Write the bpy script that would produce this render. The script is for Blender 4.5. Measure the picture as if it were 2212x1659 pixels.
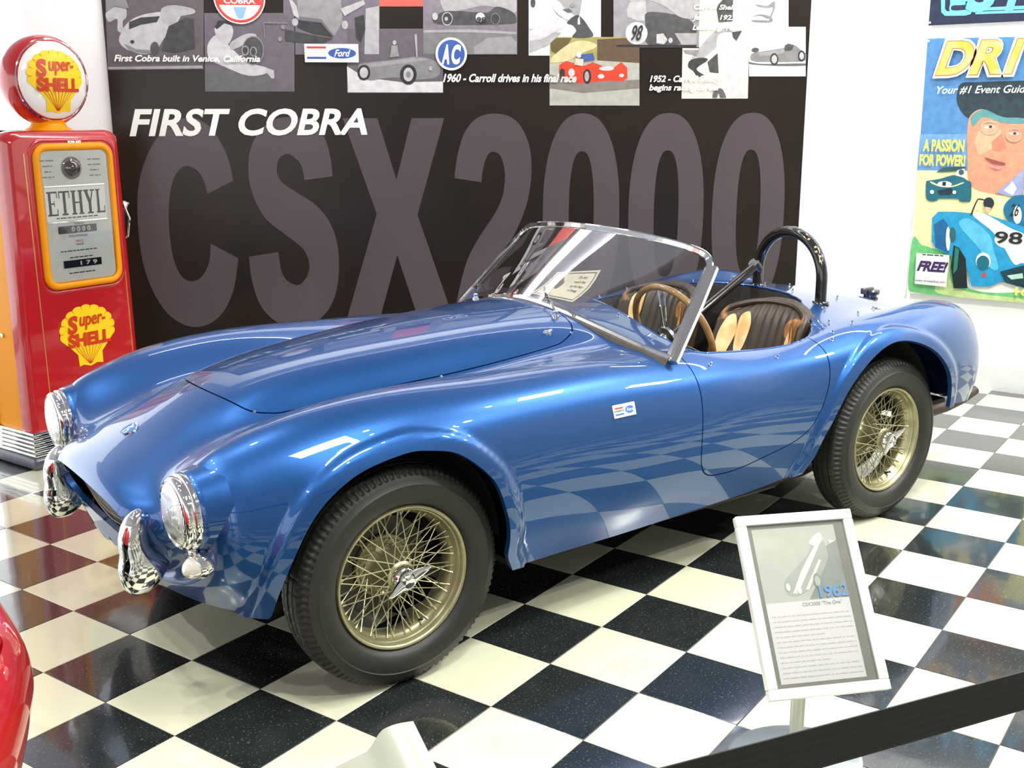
import bpy, bmesh, math, random
import numpy as np
from mathutils import Vector, Matrix
for o in list(bpy.data.objects): bpy.data.objects.remove(o)
scn = bpy.context.scene
COL = scn.collection
PI = math.pi
# ---------------------------------------------------------------- camera
cam_d = bpy.data.cameras.new('camera'); cam = bpy.data.objects.new('camera', cam_d); COL.objects.link(cam)
cam_d.sensor_width = 36.0; cam_d.sensor_fit = 'HORIZONTAL'; cam_d.lens = 36.0 * 2392.73 / 2212.0
cam_d.clip_start = 0.05; cam_d.clip_end = 100
def _aim(pitch, roll, yaw):
    cy, sy, cp, sp, cr, sr = math.cos(yaw), math.sin(yaw), math.cos(pitch), math.sin(pitch), math.cos(roll), math.sin(roll)
    f = Vector((sy*cp, cy*cp, sp)); r = Vector((cy, -sy, 0)); u = r.cross(f)
    r2 = r*cr + u*sr; u2 = -r*sr + u*cr
    return Matrix((r2, u2, -f)).transposed().to_4x4()
cam.matrix_world = Matrix.Translation((-2.26883, -1.68140, 1.62184)) @ _aim(-0.238383, -0.00368477, 0.955251)
scn.camera = cam
# ---------------------------------------------------------------- exposure, world, large lights
vs = scn.view_settings
vs.view_transform = 'Standard'; vs.look = 'None'; vs.gamma = 1.0; vs.use_curve_mapping = False
vs.exposure = 0.22
world = bpy.data.worlds.new('daylight'); scn.world = world; world.use_nodes = True
wn = world.node_tree.nodes['Background']; wn.inputs[0].default_value = (0.95, 0.98, 1.0, 1); wn.inputs[1].default_value = 2.4
def area(name, loc, target, sx, sy, power, col=(1, 1, 1)):
    l = bpy.data.lights.new(name, 'AREA'); l.shape = 'RECTANGLE'; l.size = sx; l.size_y = sy; l.energy = power; l.color = col
    o = bpy.data.objects.new(name, l); COL.objects.link(o); o.location = loc
    d = Vector(target) - Vector(loc); o.rotation_euler = d.to_track_quat('-Z', 'Y').to_euler(); return o
# fluorescent ceiling bays over the aisle in front of the car, daylight from the glazed front of the building
def spot(name, loc, target, power, ang=50, r=0.04, col=(1, 0.97, 0.9)):
    l = bpy.data.lights.new(name, 'SPOT'); l.energy = power; l.spot_size = math.radians(ang); l.spot_blend = 0.4; l.shadow_soft_size = r; l.color = col
    o = bpy.data.objects.new(name, l); COL.objects.link(o); o.location = loc
    d = Vector(target) - Vector(loc); o.rotation_euler = d.to_track_quat('-Z', 'Y').to_euler(); return o
for x_, y_, e_, sx_, sy_ in ((-0.5, -1.2, 66, 1.2, .6), (2.5, -1.5, 95, .35, .35), (3.6, -2.8, 95, .35, .35)):
    area('ceiling_light_panel', (x_, y_, 3.36), (x_, y_, 0), sx_, sy_, e_, (1.0, 0.99, 0.92))
spot('spot_beam', (0.7, 2.3, 3.28), (2.4, -0.1, 0), 170, 44, 0.03)
spot('spot_beam', (-2.2, 1.9, 3.28), (-0.2, 0.3, 0), 130, 44, 0.03)
spot('spot_beam', (-0.6, -2.6, 3.28), (0.3, -0.9, 0), 185, 80, 0.06)  # this spot and the next are added to brighten the front floor
spot('spot_beam', (1.8, -3.0, 3.28), (1.4, -0.9, 0), 200, 80, 0.06)
# added strips to brighten the wall above the mural and the right wall
area('added_wall_wash', (2.0, 1.75, 3.34), (2.55, 2.30, 2.7), 3.2, 0.12, 58, (1.0, 0.97, 0.95)).rotation_euler.rotate_axis('Z', 0)
area('added_wall_wash', (3.9, -0.6, 3.34), (4.69, -0.6, 2.0), 2.2, 0.12, 36, (1.0, 1.0, 1.0))
# ---------------------------------------------------------------- helpers
def tag(o, label=None, cat=None, group=None, kind=None):
    if label: o['label'] = label
    if cat: o['category'] = cat
    if group: o['group'] = group
    if kind: o['kind'] = kind
    return o
def empty(name, loc=(0, 0, 0), rz=0, parent=None, rot=None):
    o = bpy.data.objects.new(name, None); COL.objects.link(o); o.location = loc
    o.rotation_euler = rot if rot else (0, 0, rz); o.empty_display_size = 0.05
    if parent: o.parent = parent
    return o
def mkobj(name, me, mat=None, parent=None, loc=(0, 0, 0), rot=(0, 0, 0)):
    o = bpy.data.objects.new(name, me); COL.objects.link(o); o.location = loc; o.rotation_euler = rot
    if parent: o.parent = parent
    if mat and not me.materials: me.materials.append(mat)
    return o
def mesh(name, V, F, mat=None, smooth=True, angle=None):
    me = bpy.data.meshes.new(name)
    me.from_pydata([tuple(map(float, v)) for v in V], [], [tuple(map(int, f)) for f in F]); me.validate(); me.update()
    if smooth: me.polygons.foreach_set('use_smooth', [True]*len(me.polygons))
    if smooth and angle is not None: me.set_sharp_from_angle(angle=math.radians(angle))
    if mat: me.materials.append(mat)
    return me
class MB:
    def __init__(s): s.V = []; s.F = []
    def add(s, V, F, M=None):
        n = len(s.V)
        for v in V: s.V.append(tuple(M @ Vector(v)) if M is not None else tuple(v))
        for f in F: s.F.append(tuple(i+n for i in f))
        return s
    def box(s, a, b, M=None):
        x0, y0, z0 = a; x1, y1, z1 = b
        V = [(x0,y0,z0),(x1,y0,z0),(x1,y1,z0),(x0,y1,z0),(x0,y0,z1),(x1,y0,z1),(x1,y1,z1),(x0,y1,z1)]
        return s.add(V, [(0,3,2,1),(4,5,6,7),(0,1,5,4),(1,2,6,5),(2,3,7,6),(3,0,4,7)], M)
    def rbox(s, a, b, r, M=None, seg=3):            # box with edges rounded in all directions (bmesh bevel)
        bm = bmesh.new(); t = MB().box(a, b); vv = [bm.verts.new(v) for v in t.V]
        for f in t.F: bm.faces.new([vv[i] for i in f])
        bmesh.ops.bevel(bm, geom=list(bm.edges)+list(bm.verts), offset=r, segments=seg, profile=0.5, affect='EDGES')
        bm.verts.index_update(); V = [tuple(v.co) for v in bm.verts]; F = [tuple(v.index for v in f.verts) for f in bm.faces]; bm.free()
        return s.add(V, F, M)
    def lathe(s, prof, n=32, M=None, closed=False): # prof: (r, h) around local Z
        V = []; F = []; m = len(prof)
        for k in range(n):
            a = 2*PI*k/n; c, d = math.cos(a), math.sin(a)
            for r, h in prof: V.append((r*c, r*d, h))
        for k in range(n):
            k2 = (k+1) % n
            for i in range(m if closed else m-1):
                j = (i+1) % m
                F.append((k*m+i, k2*m+i, k2*m+j, k*m+j))
        return s.add(V, F, M)
    def tube(s, P, r, n=10, closed=False, caps=True, M=None):
        P = [Vector(p) for p in P]; N = len(P); R = r if hasattr(r, '__len__') else [r]*N
        V = []; F = []; ref = None
        for i in range(N):
            if closed: t = P[(i+1) % N]-P[i-1]
            else: t = P[min(i+1, N-1)]-P[max(i-1, 0)]
            t.normalize()
            if ref is None:
                ref = Vector((0, 0, 1)) if abs(t.z) < 0.9 else Vector((1, 0, 0))
            a = ref - t*ref.dot(t); a.normalize(); b = t.cross(a); ref = a
            for k in range(n):
                w = 2*PI*k/n; V.append(P[i] + (a*math.cos(w)+b*math.sin(w))*R[i])
        for i in range(N if closed else N-1):
            j = (i+1) % N
            for k in range(n): F.append((i*n+k, i*n+(k+1) % n, j*n+(k+1) % n, j*n+k))
        if caps and not closed:
            F.append(tuple(range(n))[::-1]); F.append(tuple((N-1)*n+k for k in range(n)))
        return s.add(V, F, M)
    def sweep(s, P, frames, prof, closed=False, M=None):   # prof (a,b) placed with per point frames (A,B)
        V = []; F = []; m = len(prof); N = len(P)
        for p, (A, B) in zip(P, frames):
            for a, b in prof: V.append(Vector(p)+Vector(A)*a+Vector(B)*b)
        for i in range(N if closed else N-1):
            j = (i+1) % N
            for k in range(m): F.append((i*m+k, i*m+(k+1) % m, j*m+(k+1) % m, j*m+k))
        if not closed: F.append(tuple(range(m))[::-1]); F.append(tuple((N-1)*m+k for k in range(m)))
        return s.add(V, F, M)
    def prism(s, poly, h0, h1, M=None):             # poly in XY, extruded along Z
        n = len(poly); V = [(x, y, h0) for x, y in poly]+[(x, y, h1) for x, y in poly]
        F = [tuple(range(n))[::-1], tuple(range(n, 2*n))]+[(i, (i+1) % n, n+(i+1) % n, n+i) for i in range(n)]
        return s.add(V, F, M)
    def grid(s, G, M=None, wrap=False):             # G[i][j] points
        m = len(G[0]); V = [p for row in G for p in row]; F = []
        for i in range(len(G)-1):
            for j in range(m if wrap else m-1):
                k = (j+1) % m; F.append((i*m+j, (i+1)*m+j, (i+1)*m+k, i*m+k))
        return s.add(V, F, M)
    def build(s, name, mat, parent=None, loc=(0, 0, 0), rot=(0, 0, 0), smooth=True, angle=40):
        return mkobj(name, mesh(name, s.V, s.F, mat, smooth, angle), None, parent, loc, rot)
def XF(loc=(0, 0, 0), rot=(0, 0, 0), sc=(1, 1, 1)):
    from mathutils import Euler
    return Matrix.Translation(loc) @ Euler(rot).to_matrix().to_4x4() @ Matrix.Diagonal((*sc, 1))
def axis_mat(loc, d, up=(0, 0, 1)):                 # local Z -> d
    return Matrix.Translation(loc) @ Vector(d).to_track_quat('Z', 'Y').to_matrix().to_4x4()
def catmull(P, n=8, closed=False):
    P = [Vector(p) for p in P]; N = len(P); out = []
    for i in range(N if closed else N-1):
        if closed: a, b, c, d = P[i-1], P[i], P[(i+1) % N], P[(i+2) % N]
        else: a, b, c, d = P[max(i-1, 0)], P[i], P[i+1], P[min(i+2, N-1)]
        for k in range(n):
            t = k/n; out.append(0.5*((2*b)+(c-a)*t+(2*a-5*b+4*c-d)*t*t+(3*b-a-3*c+d)*t**3))
    if not closed: out.append(P[-1])
    return out
# ---------------------------------------------------------------- materials
MATS = {}
def mat(name, col, rough=0.5, metal=0.0, coat=0.0, coat_rough=0.03, spec=None, noise=0.0, nscale=20, bump=0.0, bscale=200, emit=0, trans=0, ior=1.45, col2=None, thin=False):
    if name in MATS: return MATS[name]
    m = bpy.data.materials.new(name); m.use_nodes = True; nt = m.node_tree; b = nt.nodes['Principled BSDF']
    c = (*col, 1); b.inputs['Base Color'].default_value = c; b.inputs['Roughness'].default_value = rough; b.inputs['Metallic'].default_value = metal
    b.inputs['Coat Weight'].default_value = coat; b.inputs['Coat Roughness'].default_value = coat_rough; b.inputs['IOR'].default_value = ior
    if spec is not None: b.inputs['Specular IOR Level'].default_value = spec
    if trans: b.inputs['Transmission Weight'].default_value = trans
    if emit: b.inputs['Emission Color'].default_value = c; b.inputs['Emission Strength'].default_value = emit
    if noise or bump:
        tc = nt.nodes.new('ShaderNodeTexCoord')
    if noise:
        n = nt.nodes.new('ShaderNodeTexNoise'); n.inputs['Scale'].default_value = nscale; n.inputs['Detail'].default_value = 6
        nt.links.new(tc.outputs['Object'], n.inputs['Vector'])
        r = nt.nodes.new('ShaderNodeValToRGB'); r.color_ramp.elements[0].position = 0.35; r.color_ramp.elements[1].position = 0.65
        d = col2 if col2 else tuple(max(0, x*(1-noise)) for x in col)
        r.color_ramp.elements[0].color = (*d, 1); r.color_ramp.elements[1].color = c
        nt.links.new(n.outputs['Fac'], r.inputs['Fac']); nt.links.new(r.outputs['Color'], b.inputs['Base Color'])
    if bump:
        n = nt.nodes.new('ShaderNodeTexNoise'); n.inputs['Scale'].default_value = bscale; n.inputs['Detail'].default_value = 3
        nt.links.new(tc.outputs['Object'], n.inputs['Vector'])
        k = nt.nodes.new('ShaderNodeBump'); k.inputs['Strength'].default_value = bump; k.inputs['Distance'].default_value = 0.002
        nt.links.new(n.outputs['Fac'], k.inputs['Height']); nt.links.new(k.outputs['Normal'], b.inputs['Normal'])
    MATS[name] = m; return m
chrome = mat('chrome', (0.82, 0.82, 0.80), 0.05, 1.0, noise=0.06, nscale=30)
dull_chrome = mat('brushed_metal', (0.62, 0.63, 0.60), 0.22, 1.0, noise=0.12, nscale=40)
rubber = mat('tyre_rubber', (0.017, 0.017, 0.014), 0.5, noise=0.25, nscale=14, bump=0.15, bscale=400)
black_paint = mat('black_paint', (0.012, 0.011, 0.010), 0.15, coat=0.6, noise=0.3, nscale=12)
dark_in = mat('dark_lining', (0.010, 0.009, 0.009), 0.8, noise=0.3, nscale=30)
flat_black = mat('flat_black', (0.015, 0.015, 0.015), 0.6, noise=0.2)
# metallic blue paint under clear lacquer, with flake
def paint_mat(name, col, flake):
    m = mat(name, col, 0.36, 0.62, coat=1.0, coat_rough=0.015)
    nt = m.node_tree; b = nt.nodes['Principled BSDF']
    tc = nt.nodes.new('ShaderNodeTexCoord'); v = nt.nodes.new('ShaderNodeTexVoronoi'); v.inputs['Scale'].default_value = 900
    nt.links.new(tc.outputs['Object'], v.inputs['Vector'])
    mx = nt.nodes.new('ShaderNodeMix'); mx.data_type = 'RGBA'
    mx.inputs[6].default_value = (*col, 1); mx.inputs[7].default_value = (*flake, 1)
    mp = nt.nodes.new('ShaderNodeMath'); mp.operation = 'MULTIPLY'; mp.inputs[1].default_value = 0.5
    nt.links.new(v.outputs['Color'], mp.inputs[0]); nt.links.new(mp.outputs[0], mx.inputs[0]); nt.links.new(mx.outputs[2], b.inputs['Base Color'])
    return m
blue = paint_mat('blue_metallic_paint', (0.002, 0.047, 0.185), (0.004, 0.095, 0.33))
# ================================================================ ROOM
TL = 0.3048
def tile_mat(name, base, fleck1, fleck2, dens):
    m = mat(name, base, 0.16, 0.0, coat=0.8, coat_rough=0.05)
    nt = m.node_tree; b = nt.nodes['Principled BSDF']; L = nt.links
    ge = nt.nodes.new('ShaderNodeNewGeometry')
    n1 = nt.nodes.new('ShaderNodeTexNoise'); n1.inputs['Scale'].default_value = 130; n1.inputs['Detail'].default_value = 4; n1.inputs['Roughness'].default_value = 0.7
    L.new(ge.outputs['Position'], n1.inputs['Vector'])
    r1 = nt.nodes.new('ShaderNodeValToRGB'); r1.color_ramp.elements[0].position = dens; r1.color_ramp.elements[1].position = dens+0.05
    r1.color_ramp.elements[0].color = (*base, 1); r1.color_ramp.elements[1].color = (*fleck1, 1)
    L.new(n1.outputs['Fac'], r1.inputs['Fac'])
    n2 = nt.nodes.new('ShaderNodeTexNoise'); n2.inputs['Scale'].default_value = 9; n2.inputs['Detail'].default_value = 8; n2.inputs['Roughness'].default_value = 0.65
    L.new(ge.outputs['Position'], n2.inputs['Vector'])
    mx = nt.nodes.new('ShaderNodeMix'); mx.data_type = 'RGBA'; mx.blend_type = 'MIX'; mx.inputs[7].default_value = (*fleck2, 1)
    r2 = nt.nodes.new('ShaderNodeValToRGB'); r2.color_ramp.elements[0].position = 0.42; r2.color_ramp.elements[1].position = 0.8; r2.color_ramp.elements[1].color = (0.55, 0.55, 0.55, 1)
    L.new(n2.outputs['Fac'], r2.inputs['Fac']); L.new(r2.outputs['Color'], mx.inputs[0]); L.new(r1.outputs['Color'], mx.inputs[6])
    L.new(mx.outputs[2], b.inputs['Base Color'])
    # scuffed wax: roughness varies, faint unevenness
    rr = nt.nodes.new('ShaderNodeMapRange'); rr.inputs[3].default_value = 0.02; rr.inputs[4].default_value = 0.11
    L.new(n2.outputs['Fac'], rr.inputs[0]); L.new(rr.outputs[0], b.inputs['Coat Roughness'])
    n3 = nt.nodes.new('ShaderNodeTexNoise'); n3.inputs['Scale'].default_value = 5; n3.inputs['Detail'].default_value = 2
    L.new(ge.outputs['Position'], n3.inputs['Vector'])
    bp = nt.nodes.new('ShaderNodeBump'); bp.inputs['Strength'].default_value = 0.10; bp.inputs['Distance'].default_value = 0.01
    L.new(n3.outputs['Fac'], bp.inputs['Height']); L.new(bp.outputs['Normal'], b.inputs['Coat Normal'])
    return m
white_tile = tile_mat('white_vinyl_tile', (0.62, 0.63, 0.47), (0.44, 0.42, 0.32), (0.57, 0.57, 0.44), 0.66)
black_tile = tile_mat('black_vinyl_tile', (0.013, 0.016, 0.017), (0.13, 0.14, 0.12), (0.030, 0.034, 0.033), 0.60)
grout = mat('floor_adhesive', (0.05, 0.05, 0.045), 0.7, noise=0.3)
wall_paint = mat('white_wall_paint', (0.86, 0.86, 0.85), 0.5, noise=0.03, nscale=3, bump=0.05, bscale=90)
FX0, FX1, FY0, FY1 = -5.6, 4.69, -5.2, 6.4
fl = MB().box((FX0, FY0, -0.06), (FX1, FY1, -0.0035)).build('floor', grout, smooth=False); tag(fl, kind='structure')
g = 0.0008
tmesh = {}
for key, mt in (('w', white_tile), ('b', black_tile)):
    c = 0.0012
    V = [(g, g, -0.003), (TL-g, g, -0.003), (TL-g, TL-g, -0.003), (g, TL-g, -0.003), (g, g, -c), (TL-g, g, -c), (TL-g, TL-g, -c), (g, TL-g, -c),
         (g+c, g+c, 0), (TL-g-c, g+c, 0), (TL-g-c, TL-g-c, 0), (g+c, TL-g-c, 0)]
    F = [(8, 9, 10, 11)]
    for i in range(4):
        j = (i+1) % 4; F += [(i, j, 4+j, 4+i), (4+i, 4+j, 8+j, 8+i)]
    tmesh[key] = mesh('tile', V, F, mt, smooth=False)
def on_screen(P, pad=60):
    c = cam.matrix_world.inverted() @ Vector(P)
    if c.z > -0.2: return False
    u = 1106+2392.73*c.x/-c.z; v = 829.5-2392.73*c.y/-c.z
    return -pad < u < 2212+pad and -pad < v < 1659+pad
cells = []
for i in range(int(FX0/TL)-1, int(FX1/TL)+1):
    for j in range(int(FY0/TL)-1, int(FY1/TL)+1):
        x, y = i*TL, j*TL
        if x < FX0 or x+TL > FX1+0.35 or y < FY0 or y+TL > FY1: continue
        if (x+y)/2**.5 > 3.75 and x > 0.75: continue
        vis = any(on_screen((x+a*TL, y+b*TL, 0), 10) for a in (0, .5, 1) for b in (0, .5, 1))
        d = (Vector((x+.15, y+.15, 0))-cam.location).length
        cells.append((0 if vis else 1, d, i, j))
cells.sort()
rest = {'w': MB(), 'b': MB()}
for k, (nv, d, i, j) in enumerate(cells):
    key = 'b' if (i+j+1) % 2 == 0 else 'w'
    if nv == 0 and k < 300 and (i+1)*TL <= FX1:
        o = mkobj('floor_tile', tmesh[key], None, fl, (i*TL, j*TL, 0))
    else:
        me = tmesh[key]; x1 = min(TL-g, FX1-i*TL)
        rest[key].add([(min(v.co.x, x1), v.co.y, v.co.z) for v in me.vertices], [tuple(p.vertices) for p in me.polygons], Matrix.Translation((i*TL, j*TL, 0)))
for key, mt in (('w', white_tile), ('b', black_tile)):
    o = rest[key].build('outer_tiles', mt, fl, smooth=False); o['kind'] = 'stuff'
# walls: right wall x = 4.69, mural wall at 45 degrees, left side glazed, rest of the hall closed behind the camera
ZC = 3.4
def wall(name, a, b, z0=0, z1=ZC, th=0.12, m=wall_paint):
    a = Vector((*a, 0)); b = Vector((*b, 0)); d = (b-a); L_ = d.length; an = math.atan2(d.y, d.x)
    o = MB().box((0, 0, z0), (L_, th, z1)).build(name, m, loc=a, rot=(0, 0, an), smooth=False); return tag(o, kind='structure')
S2 = 2**.5
wx = lambda s: (4.66+s/S2, 0.241-s/S2)
off = (0.0141, 0.0141)
def mw(s): p = wx(s); return (p[0]+off[0], p[1]+off[1])
wall("wall_back", mw(-4.98), mw(0.02))
wall('wall_right', (4.69, 0.226), (4.69, -5.2))
hall_m = mat('dimmed_hall_wall', (0.42, 0.42, 0.42), 0.6, noise=.1, nscale=2)  # white wall toned grey to stand for low light in the hall
wall('wall_front', (4.69, -5.2), (-5.6, -5.2), m=hall_m)
wall('wall_left', (-5.6, -5.2), (-5.6, 6.4), 2.95, ZC); wall('wall_left', (-5.6, -5.2), (-5.6, 6.4), 0, .25)
for n_, y_ in enumerate((-5.0, -2.8, -.6, 1.6, 3.8, 6.2)):
    wall('trim_%d' % (n_+5), (-5.6, y_), (-5.6, y_+.14), .25, 2.95)
wall('wall_far', (-5.6, 6.4), (0.42, 6.4), 3.1, ZC); wall('wall_far', (-5.6, 6.4), (0.42, 6.4), 0, 0.12)
ceil_m = mat('ceiling_paint', (0.42, 0.42, 0.49), 0.8, noise=0.05, nscale=2)
tag(MB().box((-5.7, -5.3, ZC), (4.8, 6.5, ZC+0.1)).build('ceiling', ceil_m, smooth=False), kind='structure')
base_m = mat('glossy_white_baseboard', (0.80, 0.81, 0.80), 0.07, coat=0.5, noise=0.04, nscale=4)
bb = MB().box((4.676, -5.2, 0), (4.69, 0.22, 0.145)).build('baseboard_right', base_m, smooth=False); tag(bb, kind='structure')
a = mw(-4.97); bb = MB().box((0, -0.014, 0), (4.97, 0, 0.145)).build('baseboard_back', base_m, loc=(*a, 0), rot=(0, 0, -PI/4), smooth=False); tag(bb, kind='structure')
# ================================================================ CAR
CARROT = math.radians(-18.03)
car = empty('sports_car', (0.1763, 0.9361, 0), CARROT)
tag(car, 'metallic blue two-seat open roadster with wire wheels and black roll hoop', 'car')
def natspline(t, P):
    n = len(t); P = np.asarray(P, float); h = np.diff(t); A = np.zeros((n, n)); B = np.zeros_like(P); A[0, 0] = A[-1, -1] = 1
    for i in range(1, n-1):
        A[i, i-1] = h[i-1]; A[i, i] = 2*(h[i-1]+h[i]); A[i, i+1] = h[i]
        B[i] = 3*((P[i+1]-P[i])/h[i]-(P[i]-P[i-1])/h[i-1])
    c = np.linalg.solve(A, B)
    def ev(x):
        k = np.clip(np.searchsorted(t, x)-1, 0, n-2); d = (x-t[k])[:, None]; hk = h[k][:, None]
        b = (P[k+1]-P[k])/hk-hk*(2*c[k]+c[k+1])/3
        return P[k]+b*d+c[k]*d*d+(c[k+1]-c[k])/(3*hk)*d**3
    return ev
def row(x, *yz): return [(x, y, z) for y, z in yz]
ST = [
 [(-.690,0,.603),(-.689,.09,.601),(-.685,.18,.593),(-.675,.27,.575),(-.663,.32,.550),(-.650,.335,.520),(-.638,.325,.485),(-.628,.28,.458),(-.625,.18,.447),(-.625,0,.445)],
 [(-.678,0,.622),(-.677,.10,.620),(-.672,.20,.611),(-.660,.29,.592),(-.645,.350,.562),(-.633,.372,.520),(-.621,.362,.472),(-.612,.32,.430),(-.613,.20,.402),(-.614,0,.393)],
 [(-.605,0,.668),(-.605,.10,.664),(-.600,.21,.651),(-.588,.32,.628),(-.580,.41,.603),(-.578,.46,.570),(-.572,.475,.515),(-.552,.44,.435),(-.575,.33,.372),(-.595,.18,.352)],
 [(-.525,0,.709),(-.525,.10,.703),(-.525,.21,.688),(-.525,.33,.668),(-.540,.455,.693),(-.548,.555,.722),(-.545,.625,.672),(-.536,.655,.575),(-.530,.61,.435),(-.535,.44,.327)],
 row(-.43,(0,.758),(.10,.751),(.20,.732),(.31,.706),(.43,.742),(.55,.790),(.65,.745),(.708,.63),(.705,.47),(.62,.318)),
 row(-.30,(0,.818),(.10,.811),(.21,.784),(.31,.740),(.43,.780),(.555,.828),(.67,.780),(.738,.66),(.745,.50),(.70,.312)),
 row(-.10,(0,.872),(.11,.865),(.23,.828),(.325,.762),(.44,.805),(.56,.856),(.68,.812),(.752,.70),(.765,.52),(.735,.305)),
 row(.10,(0,.902),(.12,.893),(.25,.852),(.35,.783),(.455,.823),(.565,.864),(.685,.822),(.757,.71),(.770,.52),(.735,.30)),
 row(.35,(0,.926),(.13,.916),(.27,.874),(.37,.802),(.47,.832),(.575,.858),(.688,.812),(.750,.70),(.757,.50),(.700,.272)),
 row(.60,(0,.943),(.14,.933),(.28,.894),(.385,.826),(.48,.836),(.58,.850),(.682,.800),(.738,.69),(.742,.49),(.680,.262)),
 row(.85,(0,.952),(.15,.943),(.29,.908),(.40,.856),(.49,.842),(.585,.838),(.675,.790),(.730,.68),(.735,.48),(.675,.26)),
 row(1.08,(0,.955),(.17,.942),(.32,.908),(.44,.870),(.52,.846),(.60,.822),(.675,.772),(.727,.67),(.732,.48),(.670,.262)),
 row(1.30,(0,.94),(.2,.925),(.37,.88),(.48,.848),(.55,.828),(.61,.806),(.672,.762),(.722,.67),(.728,.48),(.672,.268)),
 row(1.60,(0,.93),(.2,.912),(.39,.865),(.49,.820),(.55,.797),(.61,.782),(.670,.745),(.715,.66),(.722,.48),(.680,.285)),
 row(1.85,(0,.918),(.2,.903),(.39,.862),(.49,.820),(.56,.797),(.615,.788),(.675,.755),(.722,.675),(.735,.50),(.70,.31)),
 row(2.10,(0,.900),(.2,.890),(.38,.862),(.48,.838),(.55,.829),(.615,.826),(.685,.797),(.745,.715),(.765,.55),(.74,.32)),
 row(2.35,(0,.874),(.2,.868),(.36,.850),(.46,.835),(.54,.838),(.62,.848),(.692,.822),(.752,.74),(.775,.575),(.755,.37)),
 row(2.60,(0,.845),(.2,.840),(.35,.822),(.45,.812),(.53,.836),(.61,.862),(.687,.836),(.747,.75),(.767,.60),(.742,.425)),
 row(2.82,(0,.800),(.19,.795),(.34,.778),(.43,.776),(.51,.803),(.59,.828),(.665,.798),(.718,.71),(.733,.57),(.705,.415)),
 [(3.00,0,.738),(3.00,.18,.732),(2.99,.32,.715),(2.985,.42,.712),(2.970,.50,.733),(2.955,.575,.745),(2.940,.635,.700),(2.93,.675,.61),(2.925,.682,.50),(2.905,.660,.400)],
 [(3.10,0,.645),(3.10,.18,.640),(3.09,.32,.625),(3.075,.42,.615),(3.048,.49,.612),(3.022,.545,.600),(3.000,.585,.560),(2.985,.61,.50),(2.975,.615,.45),(2.960,.60,.390)],
 [(3.135,0,.50),(3.13,.17,.498),(3.12,.30,.49),(3.105,.40,.48),(3.078,.46,.47),(3.052,.505,.460),(3.026,.54,.442),(3.008,.56,.425),(2.996,.565,.408),(2.980,.56,.384)],
 [(3.08,0,.352),(3.08,.15,.352),(3.07,.27,.352),(3.06,.36,.352),(3.05,.41,.352),(3.03,.45,.354),(3.015,.475,.358),(3.0,.495,.364),(2.99,.51,.370),(2.98,.52,.374)],
]
NSUB = 17; VSUB = 11
arr = np.array(ST)                                  # (S,10,3)
S_, K_ = arr.shape[:2]
dst = np.linalg.norm(np.diff(arr, axis=0), axis=2).mean(axis=1)
tu = np.r_[0, np.cumsum(dst)]
us = np.concatenate([np.linspace(tu[i], tu[i+1], max(4, int(round(dst[i]/0.0105))), endpoint=False) for i in range(S_-1)]+[[tu[-1]]])
U = np.stack([natspline(tu, arr[:, k])(us) for k in range(K_)], axis=1)     # (Nu,10,3)
rowsP = []
for r in U:
    full = np.r_[r[::-1]*[1, -1, 1], r[1:]]         # from y<0 sill to y>0 sill, 19 points
    dd_ = np.sqrt(np.maximum(np.linalg.norm(np.diff(full, axis=0), axis=1), 0.012)); tv = np.r_[0, np.cumsum(dd_)]
    te = np.concatenate([np.linspace(tv[i], tv[i+1], VSUB, endpoint=False) for i in range(len(tv)-1)]+[[tv[-1]]])
    rowsP.append(natspline(tv, full)(te))
G = np.array(rowsP); NU, NV = G.shape[:2]
V0 = G.reshape(-1, 3); idx = np.arange(NU*NV).reshape(NU, NV)
F0 = np.stack([idx[:-1, :-1], idx[1:, :-1], idx[1:, 1:], idx[:-1, 1:]], axis=-1).reshape(-1, 4)
cw_ = np.abs(np.tile(np.linspace(-1, 1, NV), NU))   # 0 = centre line, 1 = sill
def vnormals(V, F):
    n = np.zeros_like(V); F = np.asarray(F); a = np.cross(V[F[:, 2]]-V[F[:, 0]], V[F[:, 3]]-V[F[:, 1]])
    for k in range(4): np.add.at(n, F[:, k], a)
    return n/np.maximum(np.linalg.norm(n, axis=1), 1e-12)[:, None]
N0 = vnormals(V0, F0)
if N0[idx[NU//2, NV//2], 2] < 0: F0 = F0[:, ::-1]; N0 = -N0
def sdf(px, py, poly):
    poly = np.asarray(poly, float); A = poly; B = np.roll(poly, -1, axis=0); d = np.full(px.shape, 1e9); ins = np.zeros(px.shape, bool)
    for (x0, y0), (x1, y1) in zip(A, B):
        ex, ey = x1-x0, y1-y0; t = np.clip(((px-x0)*ex+(py-y0)*ey)/(ex*ex+ey*ey+1e-15), 0, 1)
        d = np.minimum(d, (px-x0-t*ex)**2+(py-y0-t*ey)**2)
        c = ((y0 > py) != (y1 > py)) & (px < (x1-x0)*(py-y0)/((y1-y0) if y1 != y0 else 1e-12)+x0); ins ^= c
    return np.sqrt(d)*np.where(ins, -1, 1)
def smooth2(P, n=8, closed=True): return [(v[0], v[1]) for v in catmull([(a, b, 0) for a, b in P], n, closed)]
ARCH_F = smooth2([(-.385,.20),(-.392,.33),(-.372,.465),(-.300,.605),(-.185,.688),(-.035,.722),(.055,.718),(.150,.690),(.255,.600),(.305,.500),(.332,.420),(.338,.340),(.325,.20)], 8)
ARCH_R = smooth2([(1.79,.20),(1.80,.38),(1.855,.50),(1.945,.625),(2.09,.720),(2.25,.752),(2.42,.705),(2.545,.600),(2.605,.480),(2.622,.38),(2.61,.20)], 8)
dF = sdf(V0[:, 0], V0[:, 2], ARCH_F); dR = sdf(V0[:, 0], V0[:, 2], ARCH_R)
side = (np.abs(V0[:, 1]) > 0.45)
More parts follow.
